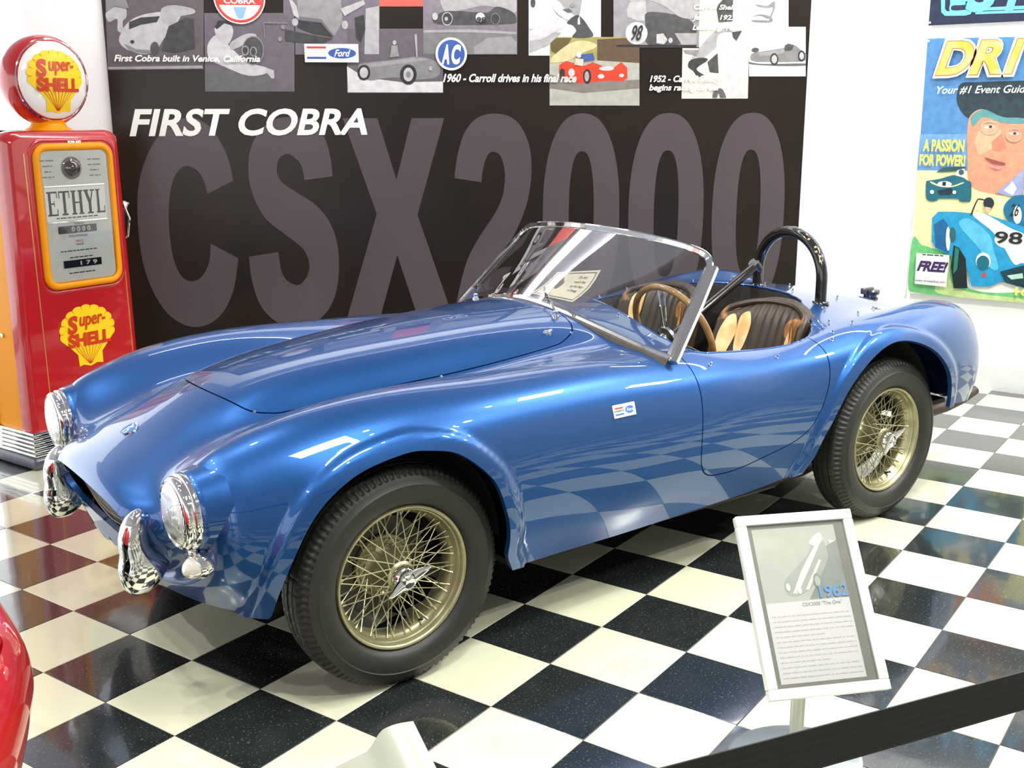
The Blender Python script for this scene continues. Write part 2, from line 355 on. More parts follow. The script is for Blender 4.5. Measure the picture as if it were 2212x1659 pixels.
dF = np.where(side, dF, 1.0); dR = np.where(side, dR, 1.0)
def flare(d, w=0.042, soft=0.020, A=0.014):
    s = np.clip((d-w)/soft, 0, 1); s = s*s*(3-2*s); return A*(1-s)
disp = np.maximum(flare(dF), flare(dR)); Yn = np.sign(V0[:, 1])
V1 = V0+N0*disp[:, None]
# bodies cut out of the full skin ------------------------------------------------------------
def clip(V, F, f):
    inside = f >= 0; V = list(map(tuple, V)); out = []; cache = {}
    src = {}
    for fc in F:
        s = [inside[i] for i in fc]
        if all(s): out.append(tuple(fc)); continue
        if not any(s): continue
        poly = []
        for a in range(len(fc)):
            i, j = fc[a], fc[(a+1) % len(fc)]
            if inside[i]: poly.append(i)
            if inside[i] != inside[j]:
                key = (min(i, j), max(i, j))
                if key not in cache:
                    t = f[i]/(f[i]-f[j]); cache[key] = len(V); src[len(V)] = (i, j, t)
                    V.append(tuple(V[i][q]*(1-t)+V[j][q]*t for q in range(3)))
                poly.append(cache[key])
        if len(poly) > 2: out.append(tuple(poly))
    return V, out, src
class Skin:
    def __init__(s, V, F, N, A): s.V = np.asarray(V, float); s.F = [tuple(f) for f in F]; s.N = np.asarray(N, float); s.A = A
    def cut(s, fn):                                 # keep fn >= 0
        f = fn(s.V, s.A); f = np.where(np.abs(f) < 1e-5, 1e-5, f)
        V, F, src = clip(s.V, s.F, f); n0 = len(s.V); N = np.zeros((len(V), 3)); A = np.zeros((len(V), s.A.shape[1])); N[:n0] = s.N; A[:n0] = s.A
        for k, (i, j, t) in src.items(): N[k] = N[i]*(1-t)+N[j]*t; A[k] = A[i]*(1-t)+A[j]*t
        used = sorted({i for fc in F for i in fc}); mp = {o: k for k, o in enumerate(used)}
        return Skin([V[i] for i in used], [tuple(mp[i] for i in fc) for fc in F], N[used], A[used])
    def build(s, name, m, parent, depth=0.018):
        V = [tuple(v) for v in s.V]; F = list(s.F); cnt = {}
        for fc in F:
            for a in range(len(fc)):
                e = (fc[a], fc[(a+1) % len(fc)]); cnt[e] = 1
        bd = [e for e in cnt if (e[1], e[0]) not in cnt]; mp = {}; nF = len(F)
        for a, b in bd:
            for i in (a, b):
                if i not in mp:
                    mp[i] = len(V); n = s.N[i]/max(np.linalg.norm(s.N[i]), 1e-9); V.append(tuple(s.V[i]-n*depth))
            F.append((b, a, mp[a], mp[b]))
        me = mesh(name, V, F, m, smooth=True)
        bm = bmesh.new(); bm.from_mesh(me); bm.faces.ensure_lookup_table()
        for k in range(nF, len(bm.faces)):
            for e in bm.faces[k].edges:
                if any(f.index < nF for f in e.link_faces): e.smooth = False
        bm.to_mesh(me); bm.free()
        return mkobj(name, me, None, parent)
A0 = np.stack([cw_, dF, dR], axis=1)
skin = Skin(V1, F0, N0, A0)
BON = [(-.312,0),(-.297,.14),(-.262,.235),(-.205,.279),(-.10,.302),(.35,.347),(.76,.374),(.86,.366),(.925,.325),(.95,.24),(.948,.12),(.942,0)]
BON = smooth2(BON+[(x, -y) for x, y in BON[-2:0:-1]], 6)
CK = [(1.205,0),(1.207,.30),(1.212,.50),(1.235,.575),(1.30,.602),(1.45,.606),(1.65,.606),(1.80,.604),(1.885,.590),(1.945,.555),(2.02,.49),(2.12,.37),(2.21,.22),(2.25,0)]
CK = smooth2(CK+[(x, -y) for x, y in CK[-2:0:-1]], 6)
BOOT = [(2.62,0),(2.622,.20),(2.64,.29),(2.70,.325),(2.85,.33),(3.00,.315),(3.075,.28),(3.092,.20),(3.095,0)]
BOOT = smooth2(BOOT+[(x, -y) for x, y in BOOT[-2:0:-1]], 5)
DOOR = smooth2([(1.168,1.0),(1.168,.84),(1.170,.74),(1.160,.56),(1.172,.455),(1.215,.405),(1.30,.392),(1.40,.395),(1.53,.415),(1.66,.440),(1.745,.480),(1.80,.55),(1.84,.64),(1.865,.74),(1.862,.80),(1.858,1.0)], 6)
GAP = 0.0021
f_ck = lambda V, A: np.where(V[:, 2] > .7, sdf(V[:, 0], V[:, 1], CK), 1.0)
f_bon = lambda V, A: np.where(A[:, 0] < .55, sdf(V[:, 0], V[:, 1], BON), 1.0)
f_boot = lambda V, A: np.where((A[:, 0] < .5) & (V[:, 0] > 2.4), sdf(V[:, 0], V[:, 1], BOOT), 1.0)
f_door = lambda V, A: np.where(A[:, 0] > .3, np.maximum(sdf(V[:, 0], V[:, 2], DOOR), .585-np.abs(V[:, 1])), 1.0)
shell = skin.cut(lambda V, A: A[:, 1]).cut(lambda V, A: A[:, 2]).cut(f_ck)
bonnet = skin.cut(lambda V, A: -f_bon(V, A)-GAP); boot = skin.cut(lambda V, A: -f_boot(V, A)-GAP)
doors = shell.cut(lambda V, A: -f_door(V, A)-GAP)
shell = shell.cut(lambda V, A: f_bon(V, A)-GAP).cut(lambda V, A: f_boot(V, A)-GAP).cut(lambda V, A: f_door(V, A)-GAP)
shell.build('body_shell', blue, car); bonnet.build('bonnet', blue, car, 0.012); boot.build('boot_lid', blue, car, 0.012)
dn = doors.cut(lambda V, A: -V[:, 1]).build('door', blue, car); df_ = doors.cut(lambda V, A: V[:, 1]).build('door', blue, car)
# surface lookup: point on the skin nearest to (x,y) from above, or (x,z) from the side
def on_top(x, y):
    k = np.argmin((V1[:, 0]-x)**2+(V1[:, 1]-y)**2+np.where(cw_ > .72, 1, 0)); return Vector(V1[k]), Vector(N0[k])
def on_side(x, z, sgn=-1):
    k = np.argmin((V1[:, 0]-x)**2+(V1[:, 2]-z)**2+np.where(V1[:, 1]*sgn < .3, 10, 0)+np.where(cw_ < .5, 1, 0)); return Vector(V1[k]), Vector(N0[k])
# ---------------------------------------------------------------- wheels
rim_m = mat('wire_wheel_paint', (0.37, 0.345, 0.205), 0.32, 0.75, noise=0.15, nscale=18)
spoke_m = mat('spoke_paint', (0.45, 0.42, 0.26), 0.30, 0.7, noise=0.1)
disc_m = mat('brake_steel', (0.10, 0.095, 0.08), 0.45, 0.8, noise=0.4)
RT = 0.334
prof = [(.197,.040),(.206,.046),(.216,.056),(.224,.068),(.234,.077),(.250,.0815),(.268,.083),(.279,.0825),(.2815,.0845),(.284,.0820),(.296,.078),(.306,.0725),(.313,.0675),(.319,.063),(.324,.058),(.3285,.050),(.3305,.044),(.3320,.034),(.3325,.0285),(.3270,.0275),(.3270,.0245),(.3335,.0235),(.3340,.010),(.3340,.006),(.3285,.005),(.3285,-.005),(.3340,-.006),(.3340,-.010),(.3335,-.0235),(.3270,-.0245),(.3270,-.0275),(.3325,-.0285),(.3320,-.034),(.3305,-.044),(.3285,-.050),(.324,-.058),(.319,-.063),(.306,-.0725),(.284,-.082),(.268,-.083),(.234,-.077),(.224,-.068),(.216,-.056),(.206,-.046),(.197,-.040)]
def tyre_mesh():
    NT = 96*4; V = []; F = []; m = len(prof)
    for k in range(NT):
        a = 2*PI*k/NT; c, s = math.cos(a), math.sin(a); ph = k % 4
        for r, h in prof:
            if .046 < abs(h) < .0685 and r > .312: r = r - (.0045 if ph in (2, 3) else 0); h = h*(.975 if ph in (2, 3) else 1)
            elif abs(h) < .046 and r > .3295 and ph == 3 and (k//4) % 2 == (0 if h > 0 else 1): r -= .002
            V.append((r*c, r*s, h))
    for k in range(NT):
        k2 = (k+1) % NT
        for i in range(m-1): F.append((k*m+i, k2*m+i, k2*m+i+1, k*m+i+1))
    return mesh('tyre', V, F, rubber, True, 30)
ty_me = tyre_mesh()
rim_prof = [(.1985,.048),(.2125,.050),(.2165,.055),(.2165,.0605),(.2130,.0650),(.2080,.0645),(.2035,.0590),(.2015,.0480),(.1990,.0440),(.1960,.0400),(.1945,.0300),(.1880,.0240),(.1830,.0140),(.1805,.0000),(.1810,-.022),(.1900,-.034),(.2010,-.044),(.2030,-.056),(.2110,-.063),(.2150,-.056),(.2125,-.051)]
rim_me = mesh('rim', *(lambda b: (b.V, b.F))(MB().lathe(rim_prof, 96)), rim_m, True, 50)
hub_b = MB().lathe([(.030,-.060),(.066,-.058),(.068,-.050),(.060,-.042),(.048,-.030),(.043,.000),(.041,.034),(.045,.040),(.046,.047),(.040,.053),(.030,.056)], 40)
hub_me = mesh('hub', hub_b.V, hub_b.F, rim_m, True, 40)
disc_b = MB().lathe([(.03,-.066),(.150,-.066),(.153,-.070),(.153,-.078),(.03,-.078)], 48).lathe([(.07,-.062),(.092,-.062),(.094,-.066),(.07,-.066)], 40)
hat_b = MB().lathe([(.030,-.052),(.070,-.052),(.080,-.055),(.086,-.050),(.094,-.052),(.097,-.060),(.094,-.066)], 48)
hat_me = mesh('brake_hat', hat_b.V, hat_b.F, rim_m, True, 40)
disc_me = mesh('brake_disc', disc_b.V, disc_b.F, disc_m, True, 40)
def spoke_mesh(r0, h0, r1, h1, da):
    p0 = Vector((r0, 0, h0)); p1 = Vector((r1*math.cos(da), r1*math.sin(da), h1)); d = (p1-p0)
    b = MB().tube([p0, p0+d*.93, p0+d*.932, p1], [.0016, .0016, .0032, .0034], 6)
    return mesh('spoke', b.V, b.F, spoke_m, True, 50)
SP = [(spoke_mesh(.044,.046,.1835,.012,math.radians(38)), 16, 0), (spoke_mesh(.044,.046,.1835,.012,-math.radians(38)), 16, 11),
      (spoke_mesh(.062,-.050,.193,.029,math.radians(26)), 20, 4), (spoke_mesh(.062,-.050,.193,.029,-math.radians(26)), 20, 13)]
allsp = MB()
for me, n, ph in SP:
    for k in range(n): allsp.add([v.co for v in me.vertices], [tuple(p.vertices) for p in me.polygons], Matrix.Rotation(2*PI*k/n+math.radians(ph), 4, 'Z'))
allsp_me = mesh('spokes', allsp.V, allsp.F, spoke_m, True, 50)
def ear_b(b, ang, Rr=1):                            # two-eared knock-off
    for a in (ang, ang+PI):
        M = Matrix.Rotation(a, 4, 'Z'); P = []
        for x, w, hh, z in ((.020,.019,.010,.082),(.034,.0165,.0085,.085),(.050,.0125,.0065,.090),(.064,.0085,.0045,.094),(.074,.0045,.003,.096),(.078,.001,.001,.0965)):
            P.append([(x, w*math.cos(t), z+hh*math.sin(t)) for t in np.linspace(0, 2*PI, 12, endpoint=False)])
        b.grid(P, M, wrap=True)
kn_b = MB().lathe([(.034,.050),(.0385,.054),(.0395,.066),(.036,.074),(.030,.079),(.0285,.086),(.024,.0885),(.0225,.0872),(.012,.0885),(.0001,.089)], 36)
ring_b = MB().lathe([(.0235,.0872),(.0240,.0895),(.0255,.0890)], 36)
def wheel(x, sgn, ear, near, z=RT, y=.632):
    rot = (PI/2, 0, 0) if sgn < 0 else (-PI/2, 0, 0)
    w = empty('wheel', (x, sgn*y, z), parent=car, rot=rot)
    mkobj('tyre', ty_me, None, w); mkobj('rim', rim_me, None, w); mkobj('hub', hub_me, None, w); mkobj('brake_disc', disc_me, None, w); mkobj('brake_hat', hat_me, None, w)
    b = MB(); b.V = list(kn_b.V); b.F = list(kn_b.F); ear_b(b, ear); b.add(ring_b.V, ring_b.F)
    b.build('knock_off_nut', chrome, w, angle=35)
    if near:
        for me, n, ph in SP:
            for k in range(n):
                mkobj('spoke', me, None, w, rot=(0, 0, 2*PI*k/n+math.radians(ph)))
        b = MB().tube([(.186*math.cos(-1.15), .186*math.sin(-1.15), .012), (.172*math.cos(-1.15), .172*math.sin(-1.15), .040)], [.0042, .0036], 8)
        b.build('tyre_valve', flat_black, w)
    else:
        o = mkobj('spokes', allsp_me, None, w); o['kind'] = 'stuff'
    return w
wheel(0, -1, math.radians(24), True); wheel(2.286, -1, math.radians(35), True)
wheel(0, 1, 1.0, False); wheel(2.286, 1, 0.4, False)
# ---------------------------------------------------------------- underside, wheel housings, cockpit tub
b = MB().box((-.30, -.40, .20), (2.95, .40, .225)); b.box((.42, -.62, .24), (1.72, .62, .26)); b.box((2.66, -.50, .34), (3.0, .50, .36))
b.box((-.58, -.30, .335), (-.30, .30, .355))
b.build('floor_pan', dark_in, car, smooth=False)
for x0, r, A in ((-.02, .405, 'f'), (2.25, .43, 'r')):
    for s in (-1, 1):
        b = MB(); G_ = []
        for k in range(25):
            a = math.radians(2+176*k/24); px, pz = x0+r*math.cos(a), .34+(r-.01)*math.sin(a)
            G_.append([(px, s*.44, min(pz, .74)), (px, s*.56, min(pz, .735)), (x0+(px-x0)*.99, s*.635, min(pz, .715))])
        b.grid(G_); b.V += [(x0, s*.44, .30)]; n = len(b.V)-1
        for k in range(24): b.F.append((k*3, (k+1)*3, n))
        b.build('wheel_housing', dark_in, car)
# cockpit lining follows the rim of the opening
L0 = []
for x, y in CK:
    p, n = on_top(x, y); dn_ = Vector((1.6-x, -y, 0)).normalized()
    L0.append((Vector((x, y, p.z-.006))+dn_*.004, Vector((x, y, p.z-.02))+dn_*.012, Vector((x, y, .60))+dn_*.030, Vector((x, y, .24))+dn_*.05))
b = MB(); b.grid([list(r) for r in L0+[L0[0]]]); b.build('cockpit_lining', mat('black_trim_cloth', (0.018, 0.015, 0.013), 0.85, noise=0.4, nscale=60, bump=0.4, bscale=600), car)
tv = [(-.10,.24),(-.09,.42),(-.06,.47),(.06,.47),(.09,.42),(.10,.24)]
b = MB().prism([(z, y) for y, z in tv], 1.24, 2.0, Matrix(((0,0,1,0),(0,1,0,0),(1,0,0,0),(0,0,0,1)))); b.build('transmission_tunnel', dark_in, car, angle=30)
b = MB().rbox((1.225, -.56, .64), (1.25, .56, .82), .008)
dash = b.build('dashboard', mat('dash_leather', (0.02, 0.018, 0.016), 0.5, noise=0.2, bump=0.3), car)
for y in (-.46, -.27, -.12, 0, .12):
    MB().lathe([(.0001,.008),(.038,.008),(.042,.012),(.045,.008),(.045,0)], 24, axis_mat((1.25, y, .75), (1, 0, 0))).build('gauge', chrome, dash)
MB().tube([(1.62,.0,.46),(1.60,.0,.56),(1.585,0,.62)], [.009,.007,.006], 8).lathe([(.0001,.02),(.016,.016),(.021,0),(.016,-.016),(.0001,-.02)], 16, XF((1.582,0,.635))).build('gear_lever', black_paint, car)
# rolled bead round the cockpit opening
P = []
for x, y in CK:
    p, n = on_top(x, y); P.append(p+Vector((0, 0, -.003)))
MB().tube(P, .0058, 8, closed=True).build('cockpit_bead', blue, car)
# ---------------------------------------------------------------- seats
def leather_mat():
    m = mat('worn_black_leather', (0.022, 0.017, 0.014), 0.42, bump=0.25, bscale=350)
    nt = m.node_tree; b_ = nt.nodes['Principled BSDF']; L = nt.links
    tc = nt.nodes.new('ShaderNodeTexCoord'); n = nt.nodes.new('ShaderNodeTexNoise'); n.inputs['Scale'].default_value = 7; n.inputs['Detail'].default_value = 5
    L.new(tc.outputs['Object'], n.inputs['Vector'])
    r = nt.nodes.new('ShaderNodeValToRGB'); e = r.color_ramp.elements
    e[0].position = .0; e[0].color = (.020, .016, .013, 1); e[1].position = .60; e[1].color = (.035, .022, .014, 1)
    for p_, c_ in ((.655, (.30, .13, .035, 1)), (.70, (.16, .07, .02, 1))):
        q = e.new(p_); q.color = c_
    L.new(n.outputs['Fac'], r.inputs['Fac']); L.new(r.outputs['Color'], b_.inputs['Base Color']); return m
leather = leather_mat(); tan = mat('bare_tan_hide', (0.74, 0.56, 0.30), 0.7, noise=0.35, nscale=14, col2=(.55, .33, .12), bump=.3)
tan2 = mat('orange_worn_hide', (0.50, 0.22, 0.05), 0.6, noise=0.5, nscale=25, bump=.3)
def seat(yc):
    st = empty('seat', (0, yc, 0), parent=car)
    def bk(u, v):                                   # u -1..1 across, v 0..1 up : front face of backrest
        w = .212*(1-.10*v**3); y = u*w; z = .40+.475*v; wrap = .075*abs(u)**2.6
        pl = .006*abs(math.sin(u*PI*5.0)) if abs(u) < .86 else .004
        x = 1.86+.16*v-wrap-pl; top = max(0, v-.82)/.18; z -= .050*top**2*(abs(u)**2.5)*1.3; x += .03*top**2
        return (x, y, z)
    Gf = [[bk(u, v) for u in np.linspace(-1, 1, 61)] for v in np.linspace(0, 1, 22)]
    Gb = [[(1.86+.16*v+.06-.04*abs(u)**2+.0*v, u*.222*(1-.10*v**3), .40+.475*v-(.05*1.3*(max(0, v-.82)/.18)**2*abs(u)**2.5)+.012*(v > .9)) for u in np.linspace(-1, 1, 61)] for v in np.linspace(0, 1, 22)]
    b = MB(); b.grid(Gf); b.grid([r[::-1] for r in Gb]); n = 61; o = 22*61
    for j in range(60): b.F.append((21*n+j, o+21*n+(60-j), o+21*n+(59-j), 21*n+j+1)); b.F.append((j+1, o+59-j, o+60-j, j))
    for i in range(21): b.F.append((i*n, o+i*n+60, o+(i+1)*n+60, (i+1)*n)); b.F.append(((i+1)*n+60, o+(i+1)*n, o+i*n, i*n+60))
    b.build('backrest', leather, st, angle=60)
    P = [Vector(bk(u, .955))+Vector((.018, 0, .018-.0*abs(u))) for u in np.linspace(-1, 1, 24)]
    side = lambda u: [Vector(bk(u, v))+Vector((.012, u*.006, 0)) for v in np.linspace(.05, .9, 10)]
    MB().tube(side(-1)+P+side(1)[::-1], .013, 8).build('piping', leather, st)
    b = MB(); b.rbox((1.46, -.225, .27), (1.90, .225, .41), .045)
    for y in np.linspace(-.16, .16, 7): b.tube([(1.50, y, .408), (1.86, y, .412)], .012, 6)
    b.build('cushion', leather, st)
    return st, bk
def patch(parent, bk, pts, m, dx=-.005, name='worn_patch'):      # a hole in the leather showing the hide below
    c = np.mean(pts, axis=0); ring = smooth2([(a, b_) for a, b_ in pts], 5)
    b = MB(); ra = []
    for f in (1, .8, .6, .4, .2): ra.append([tuple(Vector(bk(c[0]+(u-c[0])*f, c[1]+(v-c[1])*f))+Vector((dx, 0, 0))) for u, v in ring])
    b.grid(ra, wrap=True); b.V.append(tuple(Vector(bk(*c))+Vector((dx, 0, 0)))); k = len(b.V)-1; n = len(ring)
    for j in range(n): b.F.append((4*n+j, 4*n+(j+1) % n, k))
    b.build(name, m, parent)
s1, bk1 = seat(-.305); s2, bk2 = seat(.305)
patch(s1, bk1, [(.93,.50),(.95,.72),(.85,.87),(.72,.84),(.66,.70),(.74,.52),(.72,.38),(.84,.34)], tan)
patch(s1, bk1, [(.66,.86),(.52,.90),(.42,.80),(.44,.62),(.50,.50),(.44,.36),(.40,.22),(.52,.36),(.58,.50),(.64,.62)], tan)
patch(s1, bk1, [(.80,.36),(.62,.40),(.52,.30),(.50,.12),(.74,.10)], tan2, -.004)
patch(s1, bk1, [(-.62,.80),(-.72,.72),(-.70,.60),(-.58,.52),(-.50,.46),(-.54,.64)], tan)
patch(s1, bk1, [(-.72,.84),(-.80,.74),(-.84,.52),(-.80,.34),(-.86,.20),(-.78,.16),(-.74,.40),(-.76,.60)], tan2, -.006)
patch(s2, bk2, [(.80,.92),(.62,.94),(.55,.80),(.58,.66),(.72,.62),(.82,.74)], tan)
patch(s2, bk2, [(-.70,.86),(-.80,.70),(-.82,.50),(-.74,.52),(-.70,.70)], tan2)
# ---------------------------------------------------------------- steering wheel
wood = mat('varnished_wood_rim', (0.25, 0.13, 0.04), 0.25, coat=0.6, noise=0.35, nscale=30)
sw = empty('steering_wheel', (1.385, -.36, .835), parent=car, rot=(0, PI/2-.40, 0))   # local Z towards the driver
MB().lathe([(.190+.0125*math.cos(t), .0125*math.sin(t)) for t in np.linspace(0, 2*PI, 12, endpoint=False)], 64, closed=True).build('wheel_rim', wood, sw)
b = MB()
for a in (90, 210, 330):
    for d in (-.011, .011):
        A = math.radians(a+90); c, s = math.cos(A), math.sin(A)
        b.tube([(.03*c-d*.5*s, .03*s+d*.5*c, -.035), (.10*c-d*s, .10*s+d*c, -.018), (.186*c-1.4*d*s, .186*s+1.4*d*c, 0)], .0035, 6)
b.build('wheel_spokes', chrome, sw)
MB().lathe([(.0001,-.012),(.018,-.014),(.030,-.020),(.042,-.030),(.042,-.042),(.022,-.050),(.018,-.16),(.0001,-.16)], 28).build('boss', dull_chrome, sw)
# ---------------------------------------------------------------- roll hoop
b = MB(); A = Vector((2.225, -.37, .845)); B = Vector((2.295, .03, .870)); up = Vector((.0, 0, 1))
dAB = (B-A); dAB.z = 0; Ln = dAB.length; e = dAB.normalized(); c0 = (A+B)/2; c0.z = .955
P = [A-up*.12, A, A+up*.05]+[c0-e*(Ln/2)*math.cos(t)+up*(.182*math.sin(t)) for t in np.linspace(0, PI, 25)]+[B+up*.04, B, B-up*.12]
rb = empty('roll_hoop', parent=car)
MB().tube(P, .0235, 16).build('hoop', black_paint, rb)
MB().tube([(2.285, .028, .975), (1.9, .05, .762), (1.52, .06, .55)], .020, 14).tube([(2.29, .03, .955), (2.262, .03, .985)], .026, 12).build('brace', black_paint, rb)
for p in (A, B):
    q, n = on_top(p.x, p.y); MB().lathe([(.024, .010), (.030, .010), (.034, .006), (.036, -.004)], 24, XF((p.x, p.y, q.z))).build('foot_collar', black_paint, rb)
# chipped spots near the top of the hoop
chip = mat('chipped_primer', (.55, .38, .20), .6, noise=.3)
for t, o_ in ((.62, -.4), (.72, .2), (.50, .5), (.95, -.2), (.40, -.1)):
    p = c0-e*(Ln/2)*math.cos(t)+up*(.182*math.sin(t)); r_ = (-e*math.cos(t)+up*math.sin(t)).normalized()
    nrm = (Vector((-1, -.4, .3))*1.0+r_*(.6+o_)).normalized(); ax = (e*math.sin(t)+up*math.cos(t)); nrm = (nrm-ax*nrm.dot(ax)).normalized()
    MB().lathe([(.0001, .0012), (.004, .001), (.0065, -.002)], 9, axis_mat(p+nrm*.0236, nrm)).build('paint_chip', chip, rb)
# ---------------------------------------------------------------- windscreen
def glass_mat(name, tint, f0=.04, k=1.0):
    m = bpy.data.materials.new(name); m.use_nodes = True; nt = m.node_tree; nt.nodes.remove(nt.nodes['Principled BSDF'])
    out = nt.nodes['Material Output']; t = nt.nodes.new('ShaderNodeBsdfTransparent'); t.inputs[0].default_value = (*tint, 1)
    gl = nt.nodes.new('ShaderNodeBsdfGlossy'); gl.inputs['Roughness'].default_value = 0.02
    fr = nt.nodes.new('ShaderNodeFresnel'); fr.inputs[0].default_value = 1.45
    mm = nt.nodes.new('ShaderNodeMath'); mm.operation = 'MULTIPLY'; mm.inputs[1].default_value = k; mm.use_clamp = True
    mx = nt.nodes.new('ShaderNodeMixShader'); nt.links.new(fr.outputs[0], mm.inputs[0]); nt.links.new(mm.outputs[0], mx.inputs[0])
    nt.links.new(t.outputs[0], mx.inputs[1]); nt.links.new(gl.outputs[0], mx.inputs[2]); nt.links.new(mx.outputs[0], out.inputs['Surface']); return m
glass = glass_mat('windscreen_glass', (.90, .93, .92), k=.6)
ws = empty('windscreen', parent=car)
base = catmull([(1.088,-.640,.822),(1.050,-.55,.848),(1.010,-.4,.890),(.972,-.2,.936),(.958,0,.957),(.972,.2,.936),(1.010,.4,.890),(1.050,.55,.848),(1.088,.640,.826)], 6)
top = catmull([(1.385,-.548,1.128),(1.350,-.45,1.163),(1.305,-.25,1.190),(1.275,0,1.202),(1.305,.25,1.192),(1.350,.45,1.170),(1.385,.548,1.140)], 8)
def along(P, t):
    t = t*(len(P)-1); i = min(int(t), len(P)-2); return P[i].lerp(P[i+1], t-i)
NN = 41
Gw = []
for i in range(NN):
    u = i/(NN-1); a_, c_ = along(base, u), along(top, u)
    Gw.append([a_.lerp(c_, v)+Vector((-.012*math.sin(PI*v), 0, 0)) for v in np.linspace(0, 1, 12)])
MB().grid(Gw).build('glass_pane', glass, ws)
# frame: posts, top rail with rounded corners, base rail
def framed(P, w, d, name, m, closed=False, cent=Vector((1.2, 0, 1.0))):
    P = [Vector(p) for p in P]; fr = []
    for i in range(len(P)):
        t = (P[min(i+1, len(P)-1)]-P[max(i-1, 0)]).normalized(); inn = (cent-P[i]); inn = (inn-t*inn.dot(t)).normalized(); n = t.cross(inn)
        fr.append((inn, n))
    pr = [(-w*.5, -d*.3), (-w*.3, -d*.5), (w*.3, -d*.5), (w*.5, -d*.3), (w*.5, d*.3), (w*.3, d*.5), (-w*.3, d*.5), (-w*.5, d*.3)]
    return MB().sweep(P, fr, pr).build(name, m, ws, angle=30)
cl, cr = Vector(base[0]), Vector(base[-1])
tl = [p for p in top]
def corner(pa, pc, pb, r=.10):
    a = pc+(pa-pc).normalized()*r*.55; b_ = pc+(pb-pc).normalized()*r*.55
    return [a.lerp(pc, t).lerp(pc.lerp(b_, t), t) for t in np.linspace(0, 1, 7)]
path = [cl, cl.lerp(tl[0], .45)]+corner(cl, tl[0], tl[3])+tl[5:-5]+corner(tl[-4], tl[-1], cr)+[cr.lerp(tl[-1], .45), cr]
framed(path, .024, .020, 'frame_rail', chrome)
for s in (0, -1):
    a_, c_ = Vector(base[s]), Vector(top[s]); sg = -1 if s == 0 else 1
    o = Vector((.012, sg*.006, 0)); framed([a_-(c_-a_)*.04+o, a_.lerp(c_, .5)+o, a_.lerp(c_, .90)+o*.6], .050, .026, 'side_post', chrome)
framed([p+Vector((0, 0, .004)) for p in base], .020, .016, 'base_rail', chrome, cent=Vector((1.2, 0, 2)))
framed([p+Vector((-.008, 0, -.016)) for p in base], .034, .024, 'rubber_seal', mat('brown_rubber', (.05, .04, .03), .6, noise=.3), cent=Vector((1.2, 0, 2)))
# wipers
for sg, tip in ((-1, (1.045,-.035,.985)), (1, (1.050,.40,.950))):
    p, n = on_top(.915, sg*.245); wp = empty('wiper', parent=car)
    q = p+Vector((0, 0, .022)); k = Vector(tip)
    MB().lathe([(.014,-.004),(.014,.006),(.009,.010),(.009,.018),(.011,.022),(.0001,.026)], 16, XF(p)).build('wiper_pivot', chrome, wp)
    m_ = q.lerp(k, .55)+Vector((-.012, 0, .012))
    MB().tube([q, m_, k+Vector((-.02, 0, .004))], [.0045, .003, .0022], 6).build('wiper_arm', chrome, wp)
    d = (k-m_).normalized(); MB().tube([k-d*.10+Vector((-.012, 0, 0)), k+d*.06+Vector((-.012, 0, 0))], .0035, 6).build('wiper_blade', rubber, wp)
# ---------------------------------------------------------------- lamps
lens_m = mat('fluted_lamp_glass', (.95, .92, .86), .02, trans=1, ior=1.45)
refl = mat('lamp_reflector', (.90, .86, .78), .12, 1.0)
nt = lens_m.node_tree; w_ = nt.nodes.new('ShaderNodeTexWave'); w_.inputs['Scale'].default_value = 60; tc = nt.nodes.new('ShaderNodeTexCoord'); nt.links.new(tc.outputs['Object'], w_.inputs['Vector']); w_.bands_direction = 'Y'
bp_ = nt.nodes.new('ShaderNodeBump'); bp_.inputs['Strength'].default_value = .5; bp_.inputs['Distance'].default_value = .002; nt.links.new(w_.outputs['Fac'], bp_.inputs['Height']); nt.links.new(bp_.outputs['Normal'], nt.nodes['Principled BSDF'].inputs['Normal'])
for s in (-1, 1):
    h = empty('headlamp', (-.572, s*.562, .625), parent=car, rot=(0, -PI/2-.03, 0))
    MB().lathe([(.098,-.012),(.1035,-.006),(.1040,.002),(.1020,.008),(.0985,.010),(.0968,.011),(.0965,.013),(.0980,.016),(.0985,.021),(.0965,.027),(.0925,.032),(.0880,.034),(.0860,.032),(.0855,.026)], 56).build('headlamp_rim', chrome, h)
    MB().lathe([(.100,-.002),(.106,-.008),(.109,-.022),(.116,-.050),(.124,-.085)], 56).build('headlamp_bowl', blue, h)
    MB().lathe([(.0001,.050),(.03,.0485),(.06,.043),(.08,.036),(.0865,.030),(.0865,.026),(.08,.032),(.06,.039),(.03,.0445),(.0001,.046)], 56).build('headlamp_glass', lens_m, h)
    MB().lathe([(.0001,-.035),(.03,-.028),(.06,-.006),(.086,.036)], 40).lathe([(.0001,.015),(.012,.014),(.016,.005),(.012,-.02),(.0001,-.025)], 16).build('reflector', refl, h)
    p, n = on_side(-.505, .48, s); p = Vector((-.562, s*.600, .487))
    q = empty('side_lamp', p, parent=car, rot=(0, -PI/2-.12, -s*.35))
    MB().lathe([(.040,-.05),(.040,0),(.038,.008),(.034,.012),(.033,.016),(.031,.018)], 32).rbox((.026, -.012, .0), (.050, .012, .02), .006).build('lamp_body', chrome, q)
    MB().lathe([(.0001,.048),(.012,.046),(.022,.037),(.029,.022),(.031,.012),(.0001,.012)], 28).build('lamp_lens', mat('clear_lamp_lens', (.92, .90, .80), .12, trans=.5, noise=.05), q)
